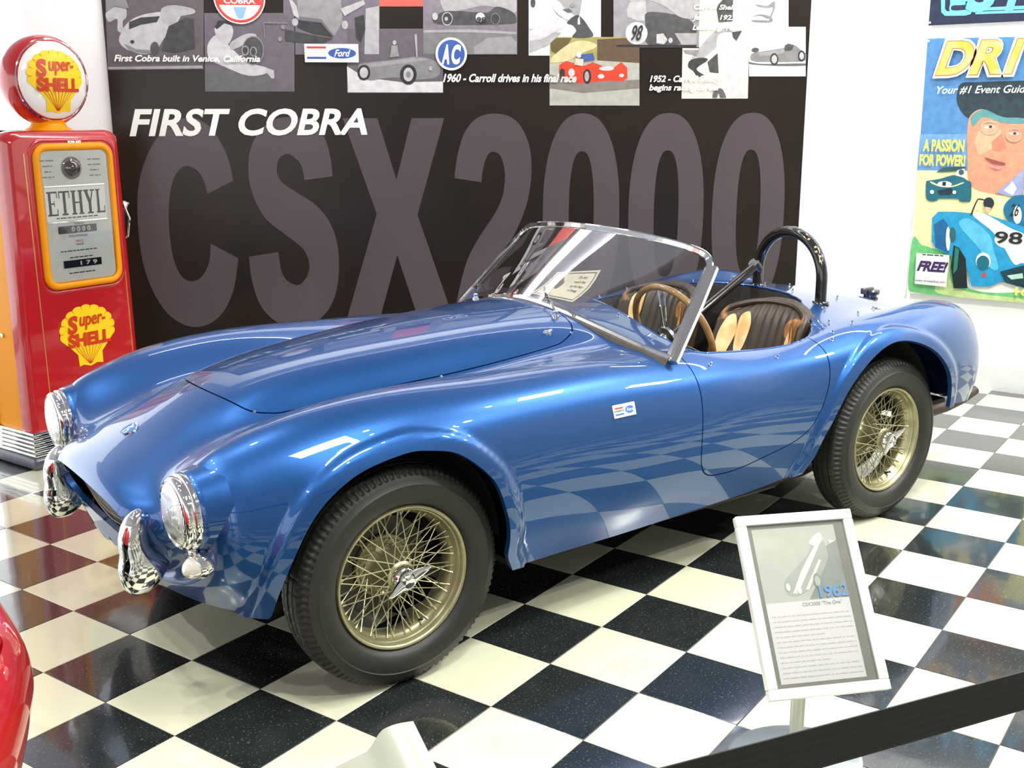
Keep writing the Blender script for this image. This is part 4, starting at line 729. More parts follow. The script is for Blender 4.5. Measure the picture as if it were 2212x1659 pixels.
PICS = [('black and white picture of mechanics leaning over a pale open car',(0.115,0.095,0.105),[(-4.561,2.536),(-4.065,2.547),(-4.111,1.86),(-4.595,1.854)],[(0.55,[(-4.581,2.138),(-4.535,2.174),(-4.484,2.175),(-4.479,2.124),(-4.501,2.095),(-4.501,2.041),(-4.529,2.055),(-4.527,2.11),(-4.57,2.095)]),(0.62,[(-4.522,2.023),(-4.48,2.088),(-4.408,2.129),(-4.297,2.148),(-4.209,2.138),(-4.243,2.076),(-4.299,2.017),(-4.34,1.962),(-4.401,1.935),(-4.48,1.954),(-4.521,1.986)]),(0.5,[(-4.303,2.162),(-4.236,2.181),(-4.145,2.164),(-4.141,2.141),(-4.225,2.12),(-4.243,2.076),(-4.301,2.097)]),(0.06,[(-4.469,2.096),(-4.409,2.118),(-4.313,2.126),(-4.33,2.097),(-4.412,2.082),(-4.472,2.059)]),(0.3,[(-4.503,1.987),(-4.443,1.961),(-4.367,1.955),(-4.375,1.938),(-4.473,1.949)]),(0.04,[(-4.45,1.998),(-4.451,1.995),(-4.453,1.992),(-4.456,1.99),(-4.46,1.989),(-4.463,1.989),(-4.466,1.99),(-4.469,1.992),(-4.47,1.995),(-4.471,1.998),(-4.47,2.001),(-4.468,2.003),(-4.465,2.005),(-4.462,2.006),(-4.458,2.006),(-4.455,2.005),(-4.452,2.003),(-4.451,2.001)]),(0.1,[(-4.329,1.966),(-4.331,1.954),(-4.336,1.945),(-4.342,1.937),(-4.35,1.933),(-4.357,1.933),(-4.364,1.937),(-4.37,1.944),(-4.373,1.954),(-4.373,1.966),(-4.371,1.977),(-4.366,1.987),(-4.36,1.994),(-4.352,1.998),(-4.345,1.998),(-4.338,1.994),(-4.332,1.987),(-4.329,1.977)]),(0.07,[(-4.273,2.076),(-4.181,2.12),(-4.145,2.113),(-4.147,1.967),(-4.253,1.944),(-4.318,1.958)]),(0.42,[(-4.593,1.871),(-4.116,1.88),(-4.113,1.865),(-4.593,1.859)]),(0.3,[(-4.575,2.202),(-4.474,2.203),(-4.463,2.161),(-4.535,2.174),(-4.577,2.145)])]),('black and white picture of a man at a steering wheel in a white shirt',(0.14,0.115,0.14),[(-4.089,2.144),(-3.626,2.149),(-3.646,1.747),(-4.111,1.747)],[(0.16,[(-4.102,1.856),(-3.748,1.827),(-3.752,1.755),(-4.109,1.751)]),(0.72,[(-4.083,1.982),(-4.038,2.034),(-3.992,2.001),(-3.949,1.957),(-3.881,1.898),(-3.784,1.87),(-3.785,1.842),(-3.885,1.829),(-4.004,1.875),(-4.076,1.912)]),(0.62,[(-4.042,2.063),(-4.021,2.101),(-3.973,2.1),(-3.947,2.064),(-3.957,2.018),(-3.985,1.986),(-4.026,2.012)]),(0.05,[(-4.042,2.074),(-4.02,2.107),(-3.97,2.106),(-3.947,2.082),(-3.99,2.093),(-4.029,2.063)]),(0.55,[(-3.964,1.996),(-3.888,2.039),(-3.834,2.041),(-3.833,2.019),(-3.86,2.002),(-3.922,1.974),(-3.96,1.962)]),(0.6,[(-3.788,1.87),(-3.748,1.857),(-3.747,1.818),(-3.76,1.812),(-3.785,1.842)]),(0.35,[(-3.794,1.958),(-3.798,1.932),(-3.81,1.91),(-3.826,1.893),(-3.845,1.884),(-3.865,1.884),(-3.884,1.893),(-3.898,1.909),(-3.907,1.932),(-3.909,1.957),(-3.904,1.983),(-3.892,2.005),(-3.876,2.022),(-3.857,2.03),(-3.837,2.031),(-3.819,2.022),(-3.804,2.006),(-3.796,1.983)]),(0.1,[(-3.798,1.958),(-3.803,1.934),(-3.813,1.913),(-3.828,1.897),(-3.846,1.888),(-3.864,1.888),(-3.881,1.897),(-3.894,1.912),(-3.902,1.933),(-3.904,1.957),(-3.9,1.981),(-3.889,2.002),(-3.874,2.018),(-3.856,2.026),(-3.838,2.026),(-3.821,2.018),(-3.808,2.003),(-3.8,1.982)]),(0.4,[(-3.872,1.957),(-3.873,1.949),(-3.877,1.941),(-3.883,1.935),(-3.889,1.932),(-3.896,1.932),(-3.902,1.935),(-3.907,1.941),(-3.91,1.948),(-3.911,1.957),(-3.909,1.966),(-3.905,1.973),(-3.9,1.979),(-3.893,1.982),(-3.886,1.982),(-3.88,1.979),(-3.875,1.974),(-3.872,1.966)]),(0.08,[(-3.878,1.957),(-3.879,1.951),(-3.882,1.945),(-3.885,1.941),(-3.89,1.938),(-3.895,1.938),(-3.899,1.94),(-3.902,1.945),(-3.904,1.951),(-3.905,1.957),(-3.904,1.964),(-3.901,1.97),(-3.897,1.974),(-3.893,1.976),(-3.888,1.976),(-3.884,1.974),(-3.88,1.97),(-3.878,1.964)]),(0.4,[(-3.831,1.952),(-3.833,1.944),(-3.836,1.936),(-3.841,1.93),(-3.847,1.927),(-3.854,1.927),(-3.86,1.93),(-3.864,1.936),(-3.867,1.944),(-3.867,1.952),(-3.866,1.961),(-3.862,1.968),(-3.857,1.974),(-3.851,1.977),(-3.845,1.977),(-3.839,1.974),(-3.834,1.969),(-3.832,1.961)]),(0.09,[(-3.836,1.952),(-3.838,1.945),(-3.84,1.939),(-3.844,1.935),(-3.848,1.932),(-3.853,1.932),(-3.857,1.935),(-3.86,1.939),(-3.862,1.945),(-3.862,1.952),(-3.861,1.959),(-3.858,1.965),(-3.855,1.97),(-3.85,1.972),(-3.846,1.972),(-3.842,1.97),(-3.839,1.965),(-3.837,1.959)]),(0.3,[(-3.697,2.018),(-3.698,2.013),(-3.7,2.009),(-3.703,2.006),(-3.706,2.005),(-3.71,2.005),(-3.713,2.006),(-3.716,2.009),(-3.718,2.013),(-3.718,2.018),(-3.717,2.022),(-3.715,2.026),(-3.712,2.029),(-3.709,2.031),(-3.705,2.031),(-3.701,2.029),(-3.699,2.027),(-3.697,2.023)]),(0.28,[(-3.678,2.077),(-3.679,2.073),(-3.681,2.07),(-3.684,2.067),(-3.688,2.066),(-3.692,2.066),(-3.695,2.067),(-3.698,2.07),(-3.699,2.073),(-3.7,2.077),(-3.699,2.081),(-3.697,2.085),(-3.694,2.088),(-3.69,2.089),(-3.687,2.089),(-3.683,2.088),(-3.681,2.085),(-3.679,2.081)]),(0.25,[(-3.79,2.102),(-3.665,2.1),(-3.665,2.096),(-3.785,2.096),(-3.783,2.021),(-3.789,2.019)])]),('grey picture of an open car seen from its front corner',(0.15,0.13,0.16),[(-3.663,2.556),(-3.165,2.567),(-3.185,1.94),(-3.632,1.938),(-3.622,2.149),(-3.684,2.149)],[(0.33,[(-3.607,2.273),(-3.382,2.276),(-3.377,2.106),(-3.423,2.035),(-3.488,2.12),(-3.61,2.132)]),(0.5,[(-3.251,2.175),(-3.18,2.19),(-3.188,1.941),(-3.267,1.942)]),(0.05,[(-3.619,2.115),(-3.489,2.101),(-3.427,2.027),(-3.538,2.044),(-3.613,2.073)]),(0.6,[(-3.658,2.243),(-3.614,2.185),(-3.602,2.119),(-3.631,2.137)]),(0.5,[(-3.609,2.103),(-3.61,2.096),(-3.613,2.09),(-3.618,2.086),(-3.623,2.083),(-3.629,2.083),(-3.635,2.086),(-3.639,2.09),(-3.641,2.096),(-3.642,2.102),(-3.641,2.109),(-3.638,2.115),(-3.633,2.119),(-3.627,2.121),(-3.622,2.121),(-3.616,2.119),(-3.612,2.115),(-3.609,2.109)]),(0.5,[(-3.348,2.092),(-3.349,2.084),(-3.352,2.077),(-3.357,2.072),(-3.363,2.069),(-3.368,2.069),(-3.374,2.072),(-3.378,2.077),(-3.381,2.084),(-3.382,2.091),(-3.38,2.099),(-3.377,2.106),(-3.372,2.111),(-3.367,2.113),(-3.361,2.113),(-3.355,2.111),(-3.351,2.106),(-3.348,2.099)]),(0.05,[(-3.311,2.129),(-3.263,2.145),(-3.257,2.07),(-3.284,2.002),(-3.307,2.025)]),(0.55,[(-3.386,2.173),(-3.261,2.219),(-3.254,2.197),(-3.364,2.136)]),(0.07,[(-3.69,2.066),(-3.538,2.038),(-3.431,2.022),(-3.494,1.993),(-3.685,2.007)])]),('grey picture of an early open roadster with one driver',(0.12,0.1,0.12),[(-3.353,2.072),(-2.839,2.077),(-2.845,1.739),(-3.366,1.74)],[(0.8,[(-3.363,1.879),(-3.264,1.82),(-3.064,1.796),(-2.844,1.801),(-2.845,1.739),(-3.366,1.74)]),(0.28,[(-3.298,1.887),(-3.236,1.901),(-3.111,1.914),(-2.985,1.931),(-2.897,1.913),(-2.86,1.876),(-2.876,1.825),(-2.988,1.81),(-3.063,1.822),(-3.164,1.817),(-3.239,1.805),(-3.293,1.836)]),(0.38,[(-3.261,1.892),(-3.111,1.909),(-2.985,1.927),(-2.923,1.915),(-3.061,1.895),(-3.237,1.873)]),(0.03,[(-3.238,1.846),(-3.24,1.832),(-3.247,1.82),(-3.256,1.811),(-3.268,1.806),(-3.28,1.806),(-3.291,1.81),(-3.3,1.82),(-3.306,1.832),(-3.307,1.846),(-3.305,1.86),(-3.298,1.872),(-3.289,1.881),(-3.277,1.886),(-3.265,1.886),(-3.254,1.882),(-3.245,1.872),(-3.239,1.86)]),(0.6,[(-3.25,1.846),(-3.252,1.836),(-3.256,1.827),(-3.262,1.821),(-3.27,1.818),(-3.277,1.818),(-3.285,1.821),(-3.29,1.827),(-3.294,1.836),(-3.295,1.846),(-3.293,1.856),(-3.289,1.865),(-3.283,1.871),(-3.275,1.874),(-3.268,1.874),(-3.26,1.871),(-3.255,1.865),(-3.251,1.856)]),(0.03,[(-2.987,1.837),(-2.991,1.819),(-2.999,1.803),(-3.011,1.791),(-3.026,1.784),(-3.042,1.784),(-3.057,1.791),(-3.068,1.803),(-3.076,1.819),(-3.078,1.837),(-3.075,1.855),(-3.067,1.871),(-3.054,1.883),(-3.039,1.889),(-3.024,1.889),(-3.009,1.883),(-2.997,1.871),(-2.99,1.855)]),(0.6,[(-3.005,1.837),(-3.007,1.825),(-3.012,1.814),(-3.02,1.805),(-3.029,1.801),(-3.039,1.801),(-3.047,1.805),(-3.055,1.813),(-3.059,1.824),(-3.06,1.837),(-3.058,1.849),(-3.053,1.86),(-3.046,1.868),(-3.037,1.873),(-3.027,1.873),(-3.018,1.868),(-3.011,1.86),(-3.006,1.849)]),(0.3,[(-3.02,1.837),(-3.021,1.831),(-3.023,1.826),(-3.027,1.822),(-3.031,1.82),(-3.035,1.82),(-3.04,1.822),(-3.043,1.826),(-3.045,1.831),(-3.045,1.837),(-3.045,1.843),(-3.042,1.848),(-3.039,1.852),(-3.035,1.854),(-3.03,1.854),(-3.026,1.852),(-3.023,1.848),(-3.021,1.843)]),(0.55,[(-3.093,2.003),(-3.094,1.999),(-3.096,1.995),(-3.099,1.993),(-3.102,1.991),(-3.106,1.991),(-3.109,1.992),(-3.111,1.995),(-3.113,1.999),(-3.113,2.003),(-3.113,2.007),(-3.111,2.01),(-3.108,2.013),(-3.105,2.015),(-3.101,2.015),(-3.098,2.013),(-3.096,2.011),(-3.094,2.007)]),(0.35,[(-3.119,1.988),(-3.089,1.989),(-3.08,1.931),(-3.131,1.926)]),(0.5,[(-2.901,1.869),(-2.902,1.865),(-2.903,1.861),(-2.906,1.858),(-2.909,1.857),(-2.913,1.857),(-2.916,1.858),(-2.919,1.861),(-2.921,1.865),(-2.921,1.869),(-2.92,1.873),(-2.919,1.877),(-2.916,1.879),(-2.912,1.881),(-2.909,1.881),(-2.906,1.879),(-2.903,1.877),(-2.901,1.873)]),(0.45,[(-2.995,2.044),(-2.982,2.049),(-2.98,1.927),(-2.988,1.927)])]),('strip of a red picture cut by the top edge',(0.62,0.1,0.08),[(-3.165,2.567),(-2.847,2.574),(-2.854,2.191),(-3.177,2.187)],[]),('grey picture of a racing car numbered 98 on a grass verge',(0.2,0.17,0.2),[(-2.936,2.572),(-2.43,2.583),(-2.431,1.944),(-2.95,1.941)],[(0.45,[(-2.833,2.416),(-2.431,2.423),(-2.431,2.171),(-2.541,2.189),(-2.624,2.198),(-2.748,2.172),(-2.84,2.181)]),(0.09,[(-2.866,2.147),(-2.82,2.167),(-2.738,2.168),(-2.666,2.163),(-2.593,2.164),(-2.541,2.194),(-2.464,2.171),(-2.438,2.141),(-2.443,2.107),(-2.862,2.098)]),(0.42,[(-2.945,2.068),(-2.698,2.075),(-2.431,2.063),(-2.431,2.051),(-2.698,2.058),(-2.945,2.056)]),(0.24,[(-2.945,2.056),(-2.431,2.051),(-2.432,1.944),(-2.948,1.941)]),(0.36,[(-2.673,1.982),(-2.595,2.032),(-2.464,2.038),(-2.432,2.009),(-2.432,1.949),(-2.668,1.945)]),(0.6,[(-2.786,2.128),(-2.788,2.116),(-2.793,2.106),(-2.801,2.098),(-2.811,2.093),(-2.821,2.093),(-2.831,2.097),(-2.838,2.105),(-2.843,2.116),(-2.845,2.128),(-2.843,2.14),(-2.838,2.15),(-2.83,2.158),(-2.82,2.162),(-2.809,2.162),(-2.8,2.158),(-2.792,2.151),(-2.787,2.14)]),(0.06,[(-2.79,2.128),(-2.791,2.118),(-2.796,2.109),(-2.803,2.102),(-2.811,2.098),(-2.82,2.098),(-2.829,2.102),(-2.835,2.108),(-2.839,2.117),(-2.841,2.128),(-2.839,2.138),(-2.835,2.147),(-2.828,2.154),(-2.819,2.157),(-2.81,2.158),(-2.802,2.154),(-2.795,2.147),(-2.791,2.138)]),(0.5,[(-2.811,2.128),(-2.812,2.124),(-2.813,2.121),(-2.816,2.119),(-2.819,2.117),(-2.822,2.117),(-2.825,2.119),(-2.828,2.121),(-2.829,2.124),(-2.83,2.128),(-2.829,2.131),(-2.827,2.135),(-2.825,2.137),(-2.822,2.138),(-2.819,2.138),(-2.816,2.137),(-2.813,2.135),(-2.812,2.132)]),(0.3,[(-2.526,2.131),(-2.528,2.12),(-2.532,2.111),(-2.539,2.104),(-2.548,2.101),(-2.557,2.101),(-2.565,2.104),(-2.572,2.111),(-2.577,2.12),(-2.578,2.13),(-2.576,2.141),(-2.572,2.15),(-2.565,2.157),(-2.556,2.16),(-2.547,2.16),(-2.539,2.157),(-2.532,2.15),(-2.528,2.141)]),(0.07,[(-2.529,2.131),(-2.531,2.122),(-2.535,2.113),(-2.541,2.107),(-2.548,2.104),(-2.556,2.104),(-2.564,2.107),(-2.57,2.113),(-2.574,2.121),(-2.575,2.13),(-2.574,2.139),(-2.57,2.148),(-2.563,2.154),(-2.556,2.157),(-2.548,2.157),(-2.541,2.154),(-2.535,2.148),(-2.531,2.14)]),(0.8,[(-2.609,2.137),(-2.611,2.129),(-2.615,2.122),(-2.622,2.116),(-2.631,2.113),(-2.64,2.113),(-2.648,2.116),(-2.655,2.121),(-2.659,2.128),(-2.661,2.137),(-2.659,2.145),(-2.655,2.152),(-2.648,2.158),(-2.639,2.161),(-2.63,2.161),(-2.622,2.158),(-2.615,2.153),(-2.611,2.146)]),(0.6,[(-2.866,2.139),(-2.867,2.133),(-2.87,2.127),(-2.874,2.123),(-2.879,2.12),(-2.885,2.12),(-2.889,2.122),(-2.893,2.127),(-2.896,2.133),(-2.897,2.139),(-2.896,2.146),(-2.893,2.152),(-2.889,2.156),(-2.884,2.158),(-2.878,2.158),(-2.873,2.156),(-2.87,2.152),(-2.867,2.146)])]),('pale picture of a smiling driver in a dark collar',(0.62,0.64,0.62),[(-2.367,2.585),(-1.967,2.594),(-1.957,1.941),(-2.367,1.939)],[(0.4,[(-2.26,2.329),(-2.07,2.332),(-2.074,2.204),(-2.089,2.145),(-2.132,2.122),(-2.164,2.13),(-2.228,2.178)]),(0.75,[(-2.254,2.232),(-2.196,2.223),(-2.159,2.174),(-2.122,2.16),(-2.1,2.14),(-2.148,2.127),(-2.217,2.173)]),(0.1,[(-2.153,2.115),(-2.09,2.155),(-2.025,2.086),(-2.008,2.041),(-2.12,2.036),(-2.099,2.071),(-2.121,2.1)]),(0.5,[(-2.364,2.083),(-2.184,2.06),(-2.258,1.995),(-2.362,1.954)]),(0.72,[(-2.362,2.068),(-2.206,2.144),(-2.179,2.085),(-2.301,2.024),(-2.362,2.019)]),(0.09,[(-2.33,2.216),(-2.331,2.208),(-2.333,2.2),(-2.336,2.195),(-2.341,2.192),(-2.346,2.192),(-2.35,2.195),(-2.354,2.2),(-2.356,2.207),(-2.357,2.216),(-2.356,2.224),(-2.354,2.232),(-2.35,2.237),(-2.346,2.24),(-2.341,2.24),(-2.337,2.237),(-2.333,2.232),(-2.331,2.224)]),(0.8,[(-2.092,2.135),(-2.082,2.15),(-2.078,2.106),(-2.092,2.105)]),(0.3,[(-2.108,2.204),(-2.109,2.201),(-2.111,2.198),(-2.115,2.195),(-2.119,2.194),(-2.124,2.194),(-2.129,2.195),(-2.132,2.197),(-2.135,2.2),(-2.136,2.204),(-2.135,2.207),(-2.133,2.21),(-2.129,2.212),(-2.124,2.214),(-2.12,2.214),(-2.115,2.213),(-2.111,2.21),(-2.109,2.207)]),(0.15,[(-2.18,2.184),(-2.143,2.189),(-2.122,2.174),(-2.148,2.167)])]),('colour picture of a red sports racer on a grey track',(0.42,0.42,0.36),[(-2.25,2.038),(-1.738,2.042),(-1.728,1.67),(-2.248,1.672)],[((0.33,0.31,0.1),[(-2.25,2.038),(-1.738,2.042),(-1.734,1.918),(-2.249,1.925)]),((0.12,0.09,0.03),[(-2.25,2.033),(-2.124,2.034),(-2.15,1.99),(-2.194,1.935),(-2.242,1.965)]),((0.11,0.07,0.04),[(-1.979,2.028),(-1.82,2.036),(-1.737,2.005),(-1.734,1.903),(-1.978,1.916)]),((0.62,0.52,0.28),[(-2.142,2.002),(-2.053,2.02),(-1.979,1.991),(-2.084,1.946),(-2.149,1.911),(-2.249,1.901),(-2.249,1.92)]),((0.22,0.19,0.17),[(-2.249,1.841),(-2.109,1.792),(-1.732,1.812),(-1.731,1.767),(-2.055,1.742),(-2.249,1.767)]),((0.78,0.05,0.02),[(-2.194,1.891),(-2.157,1.911),(-2.11,1.901),(-2.052,1.886),(-2.004,1.906),(-1.951,1.887),(-1.884,1.877),(-1.839,1.907),(-1.806,1.877),(-1.802,1.822),(-1.829,1.802),(-1.896,1.807),(-1.997,1.799),(-2.05,1.792),(-2.109,1.797),(-2.175,1.821),(-2.196,1.854)]),(0.75,[(-1.881,1.872),(-1.883,1.868),(-1.891,1.864),(-1.902,1.861),(-1.916,1.86),(-1.931,1.86),(-1.945,1.861),(-1.956,1.864),(-1.964,1.868),(-1.966,1.872),(-1.964,1.876),(-1.957,1.88),(-1.945,1.883),(-1.931,1.884),(-1.917,1.884),(-1.903,1.883),(-1.891,1.88),(-1.884,1.876)]),(0.85,[(-1.936,1.829),(-1.937,1.825),(-1.941,1.821),(-1.946,1.819),(-1.952,1.817),(-1.958,1.817),(-1.964,1.819),(-1.969,1.821),(-1.973,1.825),(-1.974,1.829),(-1.973,1.834),(-1.969,1.837),(-1.965,1.84),(-1.958,1.842),(-1.952,1.842),(-1.946,1.84),(-1.941,1.837),(-1.938,1.834)]),(0.85,[(-1.824,1.835),(-1.825,1.831),(-1.827,1.828),(-1.831,1.826),(-1.835,1.825),(-1.84,1.825),(-1.844,1.826),(-1.848,1.828),(-1.85,1.831),(-1.851,1.835),(-1.85,1.838),(-1.848,1.841),(-1.844,1.843),(-1.84,1.844),(-1.835,1.844),(-1.831,1.843),(-1.827,1.841),(-1.825,1.838)]),(0.04,[(-2.011,1.829),(-2.012,1.816),(-2.016,1.804),(-2.022,1.795),(-2.03,1.79),(-2.039,1.79),(-2.046,1.795),(-2.053,1.803),(-2.057,1.816),(-2.059,1.829),(-2.058,1.843),(-2.054,1.855),(-2.047,1.864),(-2.04,1.868),(-2.031,1.868),(-2.023,1.864),(-2.017,1.855),(-2.013,1.843)]),(0.45,[(-2.024,1.829),(-2.025,1.82),(-2.027,1.812),(-2.031,1.805),(-2.035,1.802),(-2.04,1.802),(-2.044,1.805),(-2.047,1.812),(-2.05,1.82),(-2.051,1.829),(-2.05,1.839),(-2.048,1.847),(-2.044,1.853),(-2.04,1.856),(-2.036,1.856),(-2.031,1.853),(-2.028,1.847),(-2.025,1.839)]),(0.05,[(-2.162,1.841),(-2.163,1.831),(-2.166,1.822),(-2.17,1.816),(-2.175,1.812),(-2.18,1.812),(-2.186,1.815),(-2.19,1.822),(-2.193,1.831),(-2.194,1.841),(-2.193,1.851),(-2.19,1.86),(-2.186,1.867),(-2.181,1.871),(-2.175,1.871),(-2.17,1.867),(-2.166,1.861),(-2.163,1.852)]),(0.8,[(-2.107,1.849),(-2.108,1.841),(-2.111,1.835),(-2.116,1.83),(-2.122,1.827),(-2.128,1.827),(-2.134,1.83),(-2.139,1.835),(-2.142,1.841),(-2.144,1.849),(-2.143,1.857),(-2.139,1.863),(-2.135,1.868),(-2.129,1.871),(-2.122,1.871),(-2.116,1.868),(-2.111,1.863),(-2.108,1.857)]),(0.85,[(-2.068,1.946),(-2.069,1.94),(-2.072,1.935),(-2.076,1.931),(-2.081,1.929),(-2.086,1.929),(-2.092,1.931),(-2.096,1.935),(-2.099,1.94),(-2.1,1.946),(-2.099,1.952),(-2.096,1.957),(-2.092,1.961),(-2.087,1.963),(-2.081,1.963),(-2.076,1.961),(-2.072,1.957),(-2.069,1.952)]),((0.05,0.09,0.28),[(-2.073,1.946),(-2.005,1.954),(-1.994,1.916),(-2.068,1.909)]),((0.55,0.5,0.4),[(-2.102,1.926),(-2.057,1.921),(-2.062,1.884),(-2.11,1.891)])]),('grey picture of a racing car tail numbered 98',(0.28,0.27,0.29),[(-1.897,2.595),(-1.41,2.606),(-1.387,1.989),(-1.886,1.986)],[(0.58,[(-1.815,2.185),(-1.797,2.226),(-1.708,2.239),(-1.693,2.133),(-1.744,2.127),(-1.808,2.15)]),(0.1,[(-1.694,2.174),(-1.54,2.164),(-1.448,2.136),(-1.406,2.065),(-1.508,2.004),(-1.689,2.003),(-1.705,2.109)]),(0.5,[(-1.852,2.41),(-1.4,2.418),(-1.394,2.172),(-1.494,2.147),(-1.592,2.205),(-1.696,2.239),(-1.81,2.237)]),(0.82,[(-1.691,2.062),(-1.694,2.042),(-1.705,2.023),(-1.722,2.01),(-1.743,2.002),(-1.765,2.002),(-1.786,2.009),(-1.803,2.023),(-1.815,2.041),(-1.819,2.061),(-1.816,2.082),(-1.805,2.1),(-1.788,2.114),(-1.768,2.121),(-1.745,2.121),(-1.724,2.114),(-1.707,2.101),(-1.695,2.083)]),(0.65,[(-1.639,2.057),(-1.601,2.063),(-1.574,2.028),(-1.593,2.004),(-1.638,2.009)]),(0.6,[(-1.544,2.025),(-1.545,2.02),(-1.547,2.016),(-1.55,2.012),(-1.554,2.011),(-1.559,2.011),(-1.563,2.012),(-1.567,2.015),(-1.569,2.02),(-1.57,2.025),(-1.569,2.029),(-1.567,2.034),(-1.564,2.037),(-1.56,2.039),(-1.555,2.039),(-1.551,2.037),(-1.547,2.034),(-1.545,2.03)]),(0.45,[(-1.536,2.064),(-1.4,2.065),(-1.41,1.987),(-1.482,1.986)]),(0.03,[(-1.869,1.999),(-1.404,2.002),(-1.403,1.986),(-1.869,1.983)])]),('sepia picture of a man in pale overalls beside a race car',(0.7,0.68,0.58),[(-1.41,2.606),(-1.101,2.613),(-1.084,1.708),(-1.481,1.708),(-1.485,1.984),(-1.387,1.984)],[(0.5,[(-1.384,1.987),(-1.296,2.077),(-1.211,2.09),(-1.202,2.048),(-1.279,1.994),(-1.355,1.933),(-1.414,1.92),(-1.439,1.884),(-1.449,1.884),(-1.428,1.932)]),(0.78,[(-1.281,2.048),(-1.197,2.072),(-1.129,2.043),(-1.111,1.934),(-1.113,1.707),(-1.207,1.707),(-1.22,1.861),(-1.269,1.909)]),(0.08,[(-1.197,2.072),(-1.138,2.079),(-1.168,2.024),(-1.189,2.042)]),(0.06,[(-1.449,1.884),(-1.434,1.92),(-1.362,1.933),(-1.335,1.918),(-1.399,1.872),(-1.352,1.836),(-1.391,1.83),(-1.418,1.86)]),(0.1,[(-1.335,1.909),(-1.278,1.957),(-1.266,1.848),(-1.319,1.854)]),(0.15,[(-1.297,1.707),(-1.289,1.75),(-1.243,1.763),(-1.214,1.707),(-1.247,1.707),(-1.262,1.738),(-1.274,1.707)]),(0.35,[(-1.488,1.974),(-1.39,1.975),(-1.402,1.945),(-1.468,1.956)]),(0.1,[(-1.295,2.208),(-1.238,2.268),(-1.198,2.245),(-1.196,2.132),(-1.278,2.125)])]),('white panel with a pencil sketch of a toddler on a toy',(0.84,0.84,0.86),[(-1.22,2.61),(-0.889,2.618),(-0.859,2.099),(-1.197,2.096)],[(0.35,[(-1.059,2.223),(-0.993,2.218),(-0.954,2.242),(-0.946,2.213),(-0.963,2.158),(-0.976,2.158),(-0.959,2.206),(-0.998,2.203),(-1.052,2.211)]),(0.3,[(-1.082,2.157),(-1.03,2.17),(-0.969,2.158),(-0.964,2.128),(-1.067,2.127),(-1.075,2.139),(-0.988,2.14),(-1.029,2.161)]),(0.6,[(-0.977,2.14),(-0.977,2.138),(-0.979,2.136),(-0.981,2.134),(-0.983,2.133),(-0.986,2.133),(-0.989,2.134),(-0.991,2.136),(-0.992,2.138),(-0.993,2.14),(-0.993,2.143),(-0.991,2.145),(-0.989,2.146),(-0.987,2.147),(-0.984,2.147),(-0.981,2.147),(-0.979,2.145),(-0.978,2.143)])]),('pale picture of a single-seat racing car',(0.74,0.8,0.8),[(-1.095,2.102),(-0.755,2.105),(-0.738,1.832),(-1.082,1.831)],[(0.16,[(-1.086,1.91),(-0.996,1.9),(-0.743,1.904),(-0.742,1.891),(-0.883,1.888),(-1.023,1.893),(-1.085,1.9)]),(0.3,[(-1.077,1.951),(-1.027,1.966),(-0.889,1.987),(-0.828,2.008),(-0.776,1.978),(-0.746,1.958),(-0.744,1.922),(-0.814,1.911),(-0.968,1.911),(-1.066,1.915)]),(0.42,[(-1.027,1.961),(-0.888,1.982),(-0.846,1.977),(-0.915,1.952),(-1.026,1.941)]),(0.05,[(-0.91,1.926),(-0.911,1.915),(-0.915,1.905),(-0.921,1.897),(-0.93,1.893),(-0.938,1.893),(-0.947,1.897),(-0.954,1.905),(-0.959,1.915),(-0.961,1.926),(-0.96,1.937),(-0.956,1.947),(-0.95,1.955),(-0.942,1.959),(-0.933,1.959),(-0.925,1.955),(-0.918,1.947),(-0.913,1.938)]),(0.6,[(-0.919,1.926),(-0.919,1.918),(-0.922,1.911),(-0.926,1.906),(-0.932,1.903),(-0.937,1.903),(-0.943,1.906),(-0.948,1.911),(-0.951,1.918),(-0.953,1.926),(-0.952,1.934),(-0.949,1.941),(-0.945,1.946),(-0.94,1.949),(-0.934,1.949),(-0.928,1.946),(-0.924,1.941),(-0.92,1.934)]),(0.05,[(-0.748,1.945),(-0.749,1.934),(-0.752,1.925),(-0.758,1.918),(-0.765,1.914),(-0.773,1.914),(-0.78,1.918),(-0.787,1.925),(-0.791,1.934),(-0.793,1.945),(-0.793,1.955),(-0.789,1.964),(-0.784,1.971),(-0.777,1.975),(-0.769,1.975),(-0.761,1.971),(-0.755,1.965),(-0.75,1.955)]),(0.6,[(-0.757,1.945),(-0.757,1.938),(-0.759,1.932),(-0.763,1.927),(-0.767,1.925),(-0.772,1.925),(-0.777,1.927),(-0.781,1.932),(-0.784,1.938),(-0.785,1.945),(-0.784,1.952),(-0.782,1.958),(-0.779,1.962),(-0.774,1.965),(-0.77,1.965),(-0.765,1.962),(-0.761,1.958),(-0.758,1.952)]),(0.1,[(-0.876,2.003),(-0.856,2.013),(-0.822,2.003),(-0.832,1.978),(-0.877,1.972)]),(0.12,[(-1.031,1.976),(-1.032,1.972),(-1.035,1.968),(-1.041,1.965),(-1.048,1.964),(-1.056,1.964),(-1.063,1.965),(-1.069,1.968),(-1.074,1.972),(-1.075,1.976),(-1.074,1.98),(-1.07,1.984),(-1.065,1.987),(-1.057,1.989),(-1.05,1.989),(-1.042,1.987),(-1.036,1.985),(-1.032,1.981)])])]
